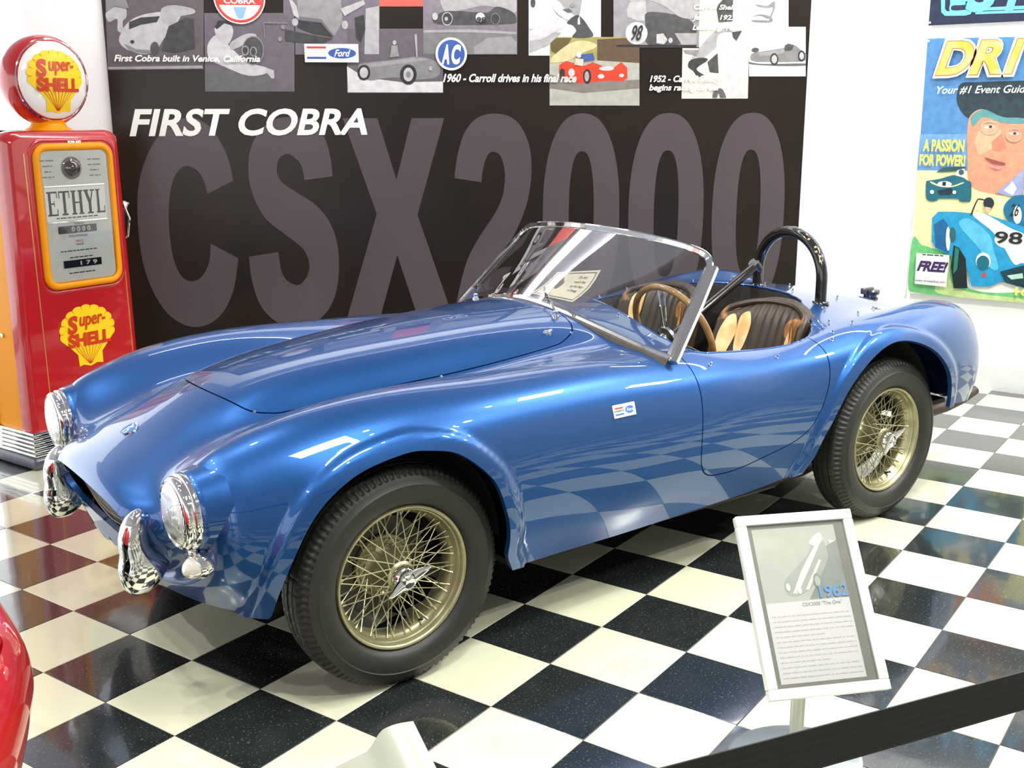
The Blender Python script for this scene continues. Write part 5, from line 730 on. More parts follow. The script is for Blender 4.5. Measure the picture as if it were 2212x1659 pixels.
POSTER = [((0.08,0.24,0.5),[(-0.273,2.069),(0.723,2.028),(0.796,1.372),(-0.23,1.366)]),((0.16,0.34,0.62),[(-0.241,1.501),(0.781,1.507),(0.804,1.305),(-0.236,1.278)]),((0.88,0.86,0.42),[(-0.237,1.289),(0.804,1.305),(0.879,0.626),(-0.221,0.756)]),((0.16,0.55,0.2),[(-0.227,0.881),(-0.171,0.848),(-0.098,0.829),(-0.002,0.799),(0.13,0.604),(0.429,0.606),(0.569,0.612),(0.578,0.526),(0.436,0.536),(-0.225,0.558)]),((0.55,0.7,0.3),[(-0.068,0.611),(-0.0,0.775),(0.05,0.603),(0.433,0.571),(0.574,0.566),(0.436,0.539),(-0.01,0.555)]),((0.02,0.045,0.06),[(-0.042,1.72),(-0.025,1.789),(0.079,1.795),(0.312,1.798),(0.686,1.791),(0.715,1.525),(0.333,1.593),(0.22,1.6),(0.114,1.643),(0.045,1.595),(-0.005,1.626),(-0.036,1.68)]),((0.72,0.3,0.18),[(0.033,1.559),(0.056,1.623),(0.114,1.643),(0.22,1.6),(0.333,1.593),(0.57,1.555),(0.54,1.379),(0.455,1.251),(0.313,1.166),(0.199,1.167),(0.079,1.212),(0.047,1.37)]),((0.76,0.42,0.26),[(0.079,1.457),(0.11,1.564),(0.197,1.58),(0.224,1.501),(0.185,1.426),(0.112,1.382)]),((0.6,0.22,0.14),[(0.172,1.458),(0.223,1.511),(0.257,1.427),(0.228,1.405),(0.181,1.415)]),((0.1,0.3,0.3),[(0.05,1.602),(0.114,1.643),(0.22,1.6),(0.333,1.593),(0.335,1.565),(0.218,1.57),(0.117,1.601),(0.065,1.548)]),((0.35,0.3,0.25),[(0.208,1.541),(0.206,1.526),(0.198,1.512),(0.185,1.502),(0.168,1.497),(0.149,1.497),(0.13,1.502),(0.115,1.512),(0.104,1.525),(0.1,1.54),(0.102,1.555),(0.11,1.569),(0.123,1.579),(0.141,1.584),(0.159,1.584),(0.178,1.579),(0.193,1.569),(0.203,1.556)]),((0.7,0.38,0.24),[(0.205,1.541),(0.204,1.526),(0.196,1.514),(0.183,1.505),(0.167,1.5),(0.149,1.499),(0.132,1.504),(0.117,1.513),(0.107,1.526),(0.102,1.54),(0.104,1.554),(0.112,1.567),(0.125,1.576),(0.141,1.581),(0.159,1.581),(0.176,1.576),(0.191,1.567),(0.201,1.555)]),((0.62,0.55,0.5),[(0.181,1.543),(0.179,1.54),(0.175,1.538),(0.168,1.536),(0.159,1.535),(0.15,1.535),(0.141,1.536),(0.134,1.537),(0.129,1.54),(0.127,1.543),(0.128,1.546),(0.133,1.548),(0.14,1.55),(0.148,1.551),(0.158,1.551),(0.167,1.55),(0.174,1.549),(0.179,1.546)]),((0.04,0.05,0.05),[(0.169,1.545),(0.169,1.543),(0.167,1.54),(0.165,1.539),(0.162,1.538),(0.159,1.538),(0.156,1.539),(0.153,1.54),(0.151,1.543),(0.151,1.545),(0.151,1.548),(0.152,1.55),(0.155,1.552),(0.158,1.553),(0.161,1.553),(0.164,1.552),(0.166,1.55),(0.168,1.548)]),((0.3,0.22,0.2),[(0.111,1.559),(0.151,1.572),(0.196,1.559),(0.152,1.565)]),((0.35,0.3,0.25),[(0.338,1.502),(0.337,1.487),(0.33,1.474),(0.318,1.464),(0.303,1.458),(0.286,1.458),(0.27,1.463),(0.256,1.473),(0.247,1.486),(0.242,1.501),(0.244,1.516),(0.251,1.529),(0.263,1.539),(0.278,1.544),(0.295,1.544),(0.311,1.539),(0.324,1.53),(0.334,1.517)]),((0.64,0.32,0.2),[(0.336,1.502),(0.334,1.488),(0.328,1.475),(0.316,1.466),(0.302,1.461),(0.286,1.461),(0.271,1.466),(0.258,1.475),(0.249,1.487),(0.245,1.501),(0.246,1.515),(0.253,1.528),(0.264,1.537),(0.279,1.542),(0.294,1.542),(0.31,1.537),(0.322,1.528),(0.331,1.516)]),((0.58,0.5,0.45),[(0.315,1.507),(0.314,1.504),(0.31,1.502),(0.303,1.5),(0.295,1.499),(0.286,1.499),(0.278,1.5),(0.271,1.501),(0.266,1.504),(0.265,1.506),(0.266,1.509),(0.27,1.512),(0.277,1.513),(0.285,1.514),(0.293,1.514),(0.302,1.514),(0.309,1.512),(0.313,1.509)]),((0.04,0.05,0.05),[(0.303,1.509),(0.302,1.506),(0.301,1.504),(0.299,1.503),(0.296,1.502),(0.293,1.502),(0.29,1.503),(0.287,1.504),(0.285,1.506),(0.285,1.509),(0.285,1.511),(0.286,1.513),(0.289,1.515),(0.291,1.515),(0.295,1.516),(0.298,1.515),(0.3,1.513),(0.302,1.511)]),((0.3,0.22,0.2),[(0.251,1.52),(0.287,1.533),(0.329,1.52),(0.288,1.527)]),((0.3,0.07,0.06),[(0.144,1.374),(0.201,1.358),(0.262,1.342),(0.257,1.33),(0.191,1.34),(0.151,1.362)]),((0.78,0.3,0.28),[(0.17,1.334),(0.221,1.318),(0.258,1.325),(0.227,1.304),(0.182,1.317)]),((0.3,0.35,0.55),[(0.226,1.175),(0.313,1.258),(0.36,1.316),(0.374,1.169),(0.301,1.155)]),((0.85,0.88,0.92),[(0.266,1.188),(0.309,1.241),(0.334,1.202),(0.317,1.162)]),((0.02,0.1,0.1),[(-0.121,1.281),(-0.081,1.311),(0.044,1.317),(0.045,1.303),(-0.044,1.286)]),((0.01,0.13,0.18),[(-0.173,1.218),(-0.155,1.232),(-0.098,1.243),(-0.008,1.268),(0.062,1.239),(0.083,1.223),(0.09,1.124),(0.062,1.116),(0.028,1.116),(0.015,1.13),(-0.094,1.128),(-0.099,1.115),(-0.16,1.119)]),((0.75,0.8,0.35),[(-0.143,1.227),(-0.095,1.208),(-0.026,1.204),(0.035,1.227),(0.038,1.221),(-0.025,1.197),(-0.094,1.199),(-0.145,1.218)]),((0.85,0.88,0.85),[(-0.024,1.215),(-0.026,1.208),(-0.033,1.203),(-0.044,1.199),(-0.057,1.196),(-0.071,1.196),(-0.085,1.197),(-0.096,1.201),(-0.104,1.206),(-0.107,1.212),(-0.105,1.218),(-0.098,1.224),(-0.088,1.228),(-0.074,1.23),(-0.06,1.231),(-0.046,1.229),(-0.035,1.225),(-0.027,1.22)]),((0.01,0.03,0.05),[(-0.104,1.175),(-0.025,1.193),(-0.011,1.167),(-0.033,1.151),(-0.09,1.149)]),((0.8,0.9,0.9),[(-0.122,1.166),(-0.122,1.162),(-0.124,1.158),(-0.127,1.155),(-0.13,1.154),(-0.134,1.154),(-0.138,1.155),(-0.142,1.158),(-0.144,1.161),(-0.145,1.165),(-0.145,1.169),(-0.143,1.173),(-0.14,1.176),(-0.136,1.177),(-0.132,1.177),(-0.128,1.176),(-0.125,1.173),(-0.123,1.17)]),((0.8,0.9,0.9),[(0.005,1.169),(0.004,1.165),(0.003,1.162),(0.0,1.159),(-0.003,1.158),(-0.006,1.158),(-0.01,1.159),(-0.013,1.161),(-0.015,1.164),(-0.016,1.168),(-0.015,1.172),(-0.014,1.175),(-0.011,1.177),(-0.008,1.179),(-0.005,1.179),(-0.001,1.178),(0.002,1.175),(0.004,1.172)]),((0.7,0.75,0.8),[(0.0,1.296),(0.039,1.308),(0.055,1.251),(-0.008,1.266)]),((0.05,0.1,0.12),[(0.04,1.285),(0.039,1.28),(0.037,1.275),(0.033,1.271),(0.028,1.269),(0.023,1.269),(0.017,1.27),(0.013,1.274),(0.01,1.279),(0.008,1.284),(0.009,1.29),(0.011,1.295),(0.015,1.299),(0.02,1.301),(0.025,1.301),(0.031,1.299),(0.035,1.295),(0.038,1.291)]),((0.01,0.15,0.28),[(0.275,1.091),(0.313,1.15),(0.374,1.166),(0.511,1.18),(0.537,0.927),(0.393,0.976),(0.304,1.017)]),((0.88,0.9,0.85),[(0.376,1.054),(0.376,1.037),(0.374,1.021),(0.369,1.009),(0.362,1.003),(0.354,1.002),(0.346,1.008),(0.339,1.019),(0.334,1.035),(0.331,1.052),(0.33,1.07),(0.333,1.085),(0.338,1.097),(0.344,1.104),(0.352,1.104),(0.36,1.098),(0.367,1.087),(0.373,1.072)]),((0.02,0.3,0.55),[(-0.119,1.014),(-0.088,1.051),(0.01,1.055),(0.09,1.051),(0.174,1.051),(0.259,1.027),(0.392,0.987),(0.537,0.927),(0.566,0.641),(0.423,0.67),(0.294,0.659),(0.241,0.628),(0.14,0.622),(0.108,0.722),(-0.002,0.799),(-0.087,0.835),(-0.109,0.87)]),((0.01,0.12,0.3),[(-0.107,0.973),(-0.055,1.011),(-0.023,0.977),(-0.003,0.805),(-0.084,0.839)]),((0.1,0.48,0.72),[(0.039,0.98),(0.093,1.019),(0.213,0.931),(0.242,0.851),(0.28,0.741),(0.236,0.738),(0.165,0.846)]),((0.85,0.88,0.88),[(0.111,1.04),(0.174,1.051),(0.318,0.978),(0.432,0.921),(0.502,0.752),(0.412,0.78),(0.363,0.77),(0.29,0.877),(0.222,0.955)]),((0.88,0.9,0.88),[(0.395,0.915),(0.392,0.897),(0.38,0.88),(0.362,0.867),(0.337,0.859),(0.311,0.858),(0.286,0.862),(0.264,0.873),(0.249,0.888),(0.243,0.906),(0.246,0.925),(0.258,0.942),(0.277,0.955),(0.301,0.963),(0.327,0.964),(0.353,0.959),(0.374,0.948),(0.388,0.933)]),((0.01,0.02,0.02),[(0.019,0.857),(0.051,0.844),(0.094,0.781),(0.119,0.609),(0.041,0.601),(0.014,0.728)]),((0.02,0.2,0.14),[(0.028,0.849),(0.052,0.838),(0.051,0.718),(0.031,0.686)]),((0.8,0.85,0.85),[(-0.004,0.895),(-0.002,0.87),(-0.003,0.849),(-0.004,0.832),(-0.008,0.824),(-0.012,0.823),(-0.017,0.832),(-0.022,0.847),(-0.026,0.869),(-0.029,0.893),(-0.03,0.918),(-0.03,0.939),(-0.028,0.955),(-0.024,0.964),(-0.02,0.964),(-0.015,0.956),(-0.01,0.94),(-0.006,0.919)]),((0.02,0.12,0.14),[(0.026,0.92),(0.026,0.905),(0.024,0.891),(0.02,0.881),(0.015,0.876),(0.008,0.875),(0.002,0.88),(-0.004,0.89),(-0.008,0.903),(-0.011,0.918),(-0.011,0.933),(-0.009,0.947),(-0.005,0.957),(0.001,0.963),(0.007,0.963),(0.013,0.958),(0.019,0.949),(0.023,0.935)]),((0.75,0.82,0.82),[(0.235,0.779),(0.234,0.762),(0.229,0.747),(0.218,0.735),(0.205,0.728),(0.191,0.726),(0.177,0.731),(0.164,0.742),(0.156,0.756),(0.152,0.773),(0.153,0.791),(0.159,0.806),(0.169,0.818),(0.182,0.825),(0.196,0.826),(0.21,0.821),(0.223,0.811),(0.231,0.796)]),((0.01,0.14,0.2),[(0.228,0.768),(0.228,0.754),(0.223,0.74),(0.214,0.73),(0.203,0.724),(0.191,0.723),(0.178,0.728),(0.168,0.736),(0.161,0.749),(0.157,0.763),(0.158,0.778),(0.163,0.791),(0.172,0.801),(0.183,0.807),(0.195,0.808),(0.207,0.804),(0.218,0.795),(0.225,0.783)]),((0.75,0.06,0.05),[(0.217,0.697),(0.217,0.692),(0.215,0.688),(0.212,0.685),(0.208,0.683),(0.204,0.683),(0.2,0.684),(0.196,0.687),(0.194,0.69),(0.193,0.695),(0.193,0.699),(0.195,0.703),(0.198,0.707),(0.202,0.708),(0.206,0.709),(0.21,0.708),(0.214,0.705),(0.216,0.701)]),((0.01,0.05,0.07),[(0.291,0.721),(0.414,0.766),(0.552,0.785),(0.567,0.63),(0.426,0.638),(0.328,0.659)]),((0.45,0.7,0.55),[(0.331,0.701),(0.414,0.722),(0.421,0.693),(0.358,0.68)]),((0.02,0.03,0.04),[(0.223,1.115),(0.223,1.103),(0.218,1.093),(0.211,1.085),(0.201,1.081),(0.191,1.08),(0.181,1.084),(0.172,1.091),(0.166,1.101),(0.163,1.112),(0.164,1.124),(0.168,1.134),(0.175,1.142),(0.185,1.146),(0.195,1.147),(0.206,1.143),(0.214,1.136),(0.22,1.126)]),((0.75,0.5,0.36),[(0.176,1.092),(0.207,1.088),(0.204,1.059),(0.184,1.064)]),((0.02,0.02,0.02),[(0.099,1.045),(0.125,1.128),(0.144,1.138),(0.172,1.133),(0.172,1.127),(0.145,1.129),(0.131,1.123),(0.106,1.044)]),((0.9,0.91,0.9),[(-0.192,0.798),(0.001,0.798),(-0.002,0.606),(-0.187,0.611)])]
TOPBOARD = [((0.012,0.02,0.055),[(-0.274,2.624),(0.911,2.546),(0.963,2.106),(-0.241,2.113)]),((0.15,0.5,0.8),[(-0.199,2.465),(-0.167,2.462),(-0.151,2.208),(-0.139,2.193),(-0.04,2.192),(-0.024,2.217),(-0.029,2.248),(-0.045,2.259),(-0.107,2.253),(-0.13,2.269),(-0.144,2.46),(-0.115,2.458),(-0.102,2.283),(-0.032,2.282),(0.001,2.257),(0.013,2.215),(-0.007,2.17),(-0.037,2.164),(-0.147,2.168),(-0.17,2.189)]),((0.15,0.5,0.8),[(-0.128,2.285),(-0.1,2.283),(-0.103,2.263),(-0.067,2.266),(-0.024,2.253),(0.001,2.231),(-0.008,2.19),(-0.039,2.183),(-0.112,2.188),(-0.127,2.207),(-0.124,2.233)]),((0.012,0.02,0.055),[(-0.11,2.222),(-0.042,2.223),(-0.041,2.239),(-0.013,2.242),(-0.025,2.202),(-0.045,2.195),(-0.11,2.197)]),((0.15,0.5,0.8),[(0.021,2.203),(0.952,2.196),(0.955,2.177),(0.021,2.185)]),((0.15,0.5,0.8),[(0.02,2.181),(0.955,2.172),(0.957,2.153),(0.019,2.168)])]
GLYPHS = {'C':[[(-3.994,1.281),(-4.014,1.397),(-4.055,1.499),(-4.103,1.569),(-4.165,1.608),(-4.23,1.611),(-4.31,1.574),(-4.384,1.497),(-4.441,1.401),(-4.482,1.288),(-4.503,1.164),(-4.508,0.994),(-4.496,0.831),(-4.455,0.682),(-4.393,0.569),(-4.317,0.505),(-4.238,0.484),(-4.155,0.509),(-4.083,0.577),(-4.026,0.697),(-3.993,0.859)],[(-4.135,0.945),(-4.151,0.84),(-4.192,0.767),(-4.247,0.739),(-4.303,0.77),(-4.338,0.872),(-4.348,1.027),(-4.338,1.17),(-4.309,1.286),(-4.268,1.347),(-4.226,1.361),(-4.179,1.337),(-4.15,1.283),(-4.134,1.212)]],'S':[[(-3.462,1.297),(-3.47,1.401),(-3.497,1.504),(-3.548,1.571),(-3.618,1.608),(-3.688,1.615),(-3.769,1.598),(-3.842,1.541),(-3.889,1.458),(-3.91,1.361),(-3.907,1.253),(-3.874,1.145),(-3.824,1.062),(-3.747,0.996),(-3.677,0.939),(-3.633,0.892),(-3.611,0.826),(-3.621,0.761),(-3.66,0.71),(-3.697,0.705),(-3.742,0.736),(-3.766,0.793),(-3.775,0.889)],[(-3.936,0.867),(-3.928,0.741),(-3.895,0.609),(-3.835,0.522),(-3.764,0.476),(-3.682,0.462),(-3.587,0.492),(-3.509,0.568),(-3.463,0.681),(-3.446,0.822),(-3.456,0.953),(-3.498,1.065),(-3.567,1.149),(-3.646,1.204),(-3.716,1.251),(-3.754,1.296),(-3.76,1.341),(-3.749,1.39),(-3.716,1.417),(-3.681,1.414),(-3.638,1.376),(-3.622,1.331),(-3.615,1.279)]],'X':[[(-3.396,1.608),(-3.208,1.607),(-3.113,1.274),(-3.021,1.606),(-2.841,1.606),(-3.001,1.079),(-2.803,0.467),(-3.006,0.474),(-3.12,0.856),(-3.233,0.482),(-3.419,0.488),(-3.228,1.088)]],'T':[[(-2.789,1.279),(-2.786,1.312),(-2.766,1.421),(-2.727,1.53),(-2.66,1.604),(-2.566,1.629),(-2.472,1.612),(-2.406,1.551),(-2.363,1.45),(-2.35,1.325),(-2.363,1.194),(-2.397,1.072),(-2.455,0.95),(-2.533,0.827),(-2.583,0.732),(-2.603,0.655)],[(-2.353,0.648),(-2.353,0.471),(-2.795,0.486),(-2.788,0.574),(-2.757,0.708),(-2.717,0.832),(-2.648,0.954),(-2.57,1.066),(-2.522,1.159),(-2.504,1.252),(-2.506,1.327),(-2.53,1.401),(-2.568,1.421),(-2.596,1.409),(-2.623,1.347),(-2.638,1.254)]]}
# ================================================================ MURAL ON THE ANGLED WALL (local x along the wall, y into the wall, z up)
def fit(me, x0, x1, z0, z1, shear=0.0):            # lettering made in XY -> standing in XZ, scaled to a box
    vs_ = [v.co for v in me.vertices]; ax, bx = min(v.x for v in vs_), max(v.x for v in vs_); ay, by = min(v.y for v in vs_), max(v.y for v in vs_)
    for v in me.vertices:
        fx = (v.co.x-ax)/(bx-ax); fy = (v.co.y-ay)/(by-ay); v.co = Vector((x0+(x1-x0-shear)*fx+shear*fy, v.co.z, z0+(z1-z0)*fy))
    return me
def wtext(s, x0, x1, z0, z1, y, m, parent, bold=0.0, shear=0.0, name='lettering'):
    me = text_mesh(s, 1.0, bold=bold); fit(me, x0, x1, z0, z1, shear)
    for v in me.vertices: v.co.y = y
    me.materials.clear(); me.materials.append(m); return mkobj(name, me, None, parent)
def flat(polys, y0, dy=.00035):                     # list of (material, polygon) stacked a hair apart, one printed sheet
    V = []; F = []; MI = []; mats = []
    for k, (m, P) in enumerate(polys):
        n = len(V); V += [(x, y0-k*dy, z) for x, z in P]; F.append(tuple(range(n, n+len(P))))
        if m not in mats: mats.append(m)
        MI.append(mats.index(m))
    me = bpy.data.meshes.new('print'); me.from_pydata(V, [], F)
    for m in mats: me.materials.append(m)
    me.polygons.foreach_set('material_index', MI); me.update(); return me
def soft(P): return smooth2(P, 4) if 7 <= len(P) < 17 else P
def clampto(P, bg):
    xs, zs = [q[0] for q in bg], [q[1] for q in bg]; return [(min(max(x, min(xs)+.004), max(xs)-.004), min(max(z, min(zs)+.004), max(zs))) for x, z in P]
def faint_line(x0, x1, z0, z1, y, m, parent, seed=1):    # print too small to read: a row of word-length dashes
    r = random.Random(seed); P = []; x = x0; zm = (z0+z1)/2; h = (z1-z0)*.28
    while x < x1-.002:
        w = min(r.uniform(1.2, 4.5)*(z1-z0), x1-x); P.append((m, [(x, zm-h), (x+w, zm-h), (x+w, zm+h), (x, zm+h)])); x += w+.6*(z1-z0)
    return mkobj('faint_print', flat(P, y, 0.0), None, parent)
def ink(c):
    if not isinstance(c, tuple): c = (c*.77, c*.75, c*.76)
    return mat('ink_%03d_%03d_%03d' % tuple(int(x*999) for x in c), c, .38, noise=.2 if max(c) > .08 else .4, nscale=26)
mural_bg = mat('mural_black', (0.020, 0.014, 0.011), .25, noise=.3, nscale=1.5, spec=.3)
mural_gray = mat('mural_grey_lettering', (0.085, 0.066, 0.073), .25, noise=.08, nscale=2, spec=.3)
mural = empty('mural', (4.66, .241, 0), -PI/4)
tag(mural, 'black wall mural with old car pictures and huge grey letters and three zeros', 'mural')
MB().box((-4.597, 0, .16), (-.728, .018, 2.75)).build('mural_panel', mural_bg, mural, smooth=False)
def big(name, loops):
    V = []; F = []
    for L_ in loops: n = len(V); V += [(x, -.0012, z) for x, z in L_]; F.append(tuple(range(n, n+len(L_))))
    me = bpy.data.meshes.new('big_letter'); me.from_pydata(V, [], F); me.materials.append(mural_gray); return mkobj('big_letter', me, None, mural)
def sm(P): return smooth2(P, 5, False)
G9 = GLYPHS
big('C', [sm(G9['C'][0])+sm(G9['C'][1])]); big('S', [sm(G9['S'][0])+sm(G9['S'][1])]); big('X', [G9['X'][0]])
big('2', [sm(G9['T'][0])+G9['T'][1][:3]+sm(G9['T'][1][2:])[1:]])
def sup(cx, cz, a, b_, e=2.35, n=72):
    return [(cx+a*abs(math.cos(t))**(2/e)*(1 if math.cos(t) > 0 else -1), cz+b_*abs(math.sin(t))**(2/e)*(1 if math.sin(t) > 0 else -1)) for t in np.linspace(0, 2*PI, n, endpoint=False)]
for x0_, x1_ in ((-2.285, -1.834), (-1.780, -1.326), (-1.273, -.826)):
    w_ = x1_-x0_; O1 = sup((x0_+x1_)/2, 1.055, w_/2, .574); O2 = sup((x0_+x1_)/2, 1.055, w_*.163, .365, 2.5); n = len(O1)
    me = bpy.data.meshes.new('big_letter'); me.from_pydata([(x, -.0012, z) for x, z in O1+O2], [], [(i, (i+1) % n, n+(i+1) % n, n+i) for i in range(n)]); me.materials.append(mural_gray); mkobj('big_letter', me, None, mural)
wtext('FIRST COBRA', -4.514, -3.225, 1.517, 1.660, -.004, white_p, mural, .028, .04)
for k, (lab, col, bg, shapes) in enumerate(PICS):
    me = flat([(ink(col), bg)]+[(ink(c), clampto(soft(p), bg)) for c, p in shapes], -.0022-.00002*k)
    o = mkobj('printed_photo', me, None, mural); o['label'] = lab
def cap(s, x0, x1, z0, z1, y=-.0105): wtext(s, x0, x1, z0, z1, y, white_p, mural, .03, .012)
cap('First Cobra built in Venice, California', -4.560, -3.808, 1.893, 1.932)
cap('1960 - Carroll drives in his final race', -2.845, -2.090, 1.796, 1.842)
cap('1952 - Carroll Shelby', -1.676, -1.245, 1.788, 1.835); cap('begins racing career', -1.680, -1.248, 1.742, 1.786)
for s, z in (('Carroll Shelby born', 2.195), ('Jan 11, 1923 in', 2.140), ('Leesburg, Texas', 2.085)):
    cap(s, -1.436, -1.436+.0205*len(s), z-.012, z+.024)
wtext('98', -2.655, -2.605, 2.108, 2.138, -.0105, black_p, mural, .02); wtext('98', -1.795, -1.715, 2.020, 2.105, -.0105, black_p, mural, .02, .02)
def roundel(cx, cz, rings, y=-.0108, nm='roundel'):
    P = [(m, [(cx+r*math.cos(2*PI*k/40), cz+r*math.sin(2*PI*k/40)) for k in range(40)]) for r, m in rings]
    return P
ac_b = mat('roundel_blue', (.035, .09, .33), .4, noise=.1)
o = mkobj('round_emblem', flat(roundel(-2.797, 1.945, ((.086, white_p), (.074, ac_b))), -.0108), None, mural); o['label'] = 'blue round emblem with two white letters'
wtext('A', -2.852, -2.797, 1.890, 1.995, -.0122, white_p, mural, .05, .012); wtext('C', -2.802, -2.742, 1.890, 1.995, -.0122, white_p, mural, .05, .012)
o = mkobj('round_emblem', flat(roundel(-3.905, 2.222, ((.132, white_p), (.126, red_p), (.112, white_p))), -.0108), None, mural); o['label'] = 'red and white round emblem cut by the top edge'
MBx = [(red_p, [(-4.015, 2.185), (-3.795, 2.185), (-3.795, 2.225), (-4.015, 2.225)]), (mat('roundel_pale_blue', (.25, .42, .60), .4, noise=.1), [(-3.940, 2.175), (-3.870, 2.175), (-3.892, 2.118), (-3.918, 2.118)])]
mkobj('emblem_band', flat(MBx, -.0122), None, mural); wtext('COBRA', -3.985, -3.825, 2.191, 2.219, -.0135, white_p, mural, .03)
bd_ = mkobj('maker_plate', flat([(white_p, [(-3.583, 1.899), (-3.298, 1.899), (-3.298, 1.993), (-3.583, 1.993)]), (red_p, [(-3.571, 1.969), (-3.470, 1.969), (-3.470, 1.980), (-3.571, 1.980)]), (ac_b, [(-3.571, 1.916), (-3.470, 1.916), (-3.470, 1.927), (-3.571, 1.927)]), (ac_b, [(-3.385+.074*math.cos(t), 1.946+.027*math.sin(t)) for t in np.linspace(0, 2*PI, 30, endpoint=False)])], -.0108), None, mural)
bd_['label'] = 'white plate with red and blue bars and a blue oval'
wtext('POWERED BY', -3.571, -3.470, 1.942, 1.954, -.0125, mat('pale_grey_print', (.5, .5, .48), .5), mural, 0); wtext('Ford', -3.428, -3.340, 1.928, 1.964, -.0125, white_p, mural, .02, .012)
# ================================================================ POSTER BOARDS ON THE RIGHT WALL (local x = -Y, y into the wall)
def board(name, lab, polys, x0, x1, z0, z1):
    r = empty(name, (4.66, 0, 0), -PI/2); tag(r, lab, 'poster')
    MB().box((x0, 0, z0), (x1, .028, z1)).build('board', white_p, r, smooth=False)
    cl_ = []
    for c, P in polys:
        P = soft(P)                                 # keep the print inside the board
        Q = [(min(max(x, x0), x1), min(max(z, z0), z1)) for x, z in P]; cl_.append((ink(c), Q))
    mkobj('print', flat(cl_, -.0012, .0004), None, r)
    for x, z in ((x0+.012, z0+.015), (x0+.012, z1-.015), (x1-.012, z0+.015), (x1-.012, z1-.015)):
        MB().lathe([(.006, 0), (.006, .003), (.0001, .0045)], 12, axis_mat((x, -.018, z), (0, -1, 0))).build('screw', white_p, r)
    return r
PB = board('poster', 'tall colour poster of a man in a black hat above blue racing cars', POSTER, -.234, .82, .548, 2.046)
Y2 = -.0235
or_ = mat('poster_orange_letter', (.86, .40, .05), .35, noise=.45, nscale=18, col2=(.90, .66, .22)); yl = mat('poster_yellow_letter', (.85, .78, .12), .4, noise=.08); br_ = mat('poster_brown_edge', (.45, .16, .05), .4, noise=.2)
for k, (s, a, w) in enumerate((('D', -.172, .235), ('R', .015, .235), ('I', .205, .10), ('V', .275, .22), ('E', .46, .20), ('!', .66, .08))):
    sh = .055
    wtext(s, a-.012, a+w+.012, 1.820, 2.040, Y2, white_p, PB, .085, sh); wtext(s, a, a+w, 1.832, 2.028, Y2-.001, br_, PB, .05, sh); wtext(s, a+.004, a+w-.004, 1.837, 2.023, Y2-.002, or_, PB, .032, sh)
wtext('Your #1 Event Guide & Parts Source', -.166, .74, 1.728, 1.775, Y2, white_p, PB, .012, .014)
wtext('A PASSION', -.204, .030, 1.402, 1.473, Y2, yl, PB, .04); wtext('FOR POWER!', -.218, .042, 1.319, 1.386, Y2, yl, PB, .04)
wtext('98', .245, .395, .885, .955, Y2, black_p, PB, .02); wtext('26', .312, .366, 1.045, 1.115, Y2, black_p, PB, .01, .01); wtext('1', -.075, -.055, 1.205, 1.228, Y2, black_p, PB, .02)
wtext('FREE!', -.182, .002, .690, .755, Y2, mat('dark_violet_print', (.05, .02, .10), .4), PB, .05, .02)
wtext('www.driveonline.com', -.186, -.010, .627, .641, Y2, black_p, PB); faint_line(-.155, -.030, .786, .797, Y2, black_p, PB, seed=18)
wtext('16', .385, .46, .590, .640, Y2, yl, PB, .03)
TB = board('poster', 'dark blue board with pale blue striped logo above the hat poster', TOPBOARD, -.236, .82, 2.118, 2.62)
for k, (c, a, w) in enumerate((('S', -.045, .20), ('H', .175, .20), ('E', .39, .17), ('L', .57, .15))):
    wtext(c, a, a+w, 2.178, 2.40, -.0045, ink((.15, .50, .80)), TB, .05, .05)
# ================================================================ PETROL PUMP
pred = mat('pump_red_enamel', (0.50, 0.008, 0.012), .22, coat=1.0, coat_rough=.04, noise=.12, nscale=2)
pyel = mat('pump_yellow_enamel', (.90, .33, .001), .45, spec=.25, coat=.08, coat_rough=.15, noise=.08, nscale=3)
pump = empty('petrol_pump', (.8325, 3.05, 0)); tag(pump, 'vintage red and yellow petrol pump with round glass globe on top', 'pump')
def rrect(w, h, r, n=7, cx=0, cz=0):
    P = []
    for qx, qz, a0 in ((1, 1, 0), (-1, 1, 90), (-1, -1, 180), (1, -1, 270)):
        for k in range(n): a = math.radians(a0+90*k/(n-1)); P.append((cx+qx*(w/2-r)+r*math.cos(a), cz+qz*(h/2-r)+r*math.sin(a)))
    return P
XZ = Matrix(((1,0,0,0),(0,0,1,0),(0,1,0,0),(0,0,0,1)))    # prism poly (x,z) extruded along y
def body_poly(w0, w1, z0, z1, r, n=10):
    P = [(-w0/2, z0), (w0/2, z0)]
    for k in range(n): a = math.radians(90*k/(n-1)); P.append((w1/2-r+r*math.cos(a), z1-r*.62+r*.62*math.sin(a)))
    for k in range(n): a = math.radians(90+90*k/(n-1)); P.append((-w1/2+r+r*math.cos(a), z1-r*.62+r*.62*math.sin(a)))
    return P
G_ = []                                             # front casing: rounded over from the side to the face
for y, ins in ((.085, 0), (.04, 0), (.022, .004), (.008, .014), (.0, .034)):
    G_.append([(x, y, z) for x, z in body_poly(.628-2*ins, .600-2*ins, .175, 1.560-ins*1.0, .075-ins*.6)])
b = MB().grid(G_, wrap=True); n_ = len(G_[0]); b.F.append(tuple(range(4*n_, 5*n_))); b.build('front_casing', pred, pump, angle=50)
G_ = []
for y, ins in ((.385, .034), (.362, .004), (.345, 0), (.30, 0)): G_.append([(x, y, z) for x, z in body_poly(.628-2*ins, .600-2*ins, .175, 1.560-ins, .075-ins*.6)])
b = MB().grid(G_, wrap=True); b.F.append(tuple(range(n_))[::-1]); b.build('rear_casing', pred, pump, angle=50)
b = MB().prism(body_poly(.606, .578, .175, 1.535, .07), .08, .305, XZ); b.build('side_panels', pyel, pump, angle=40)
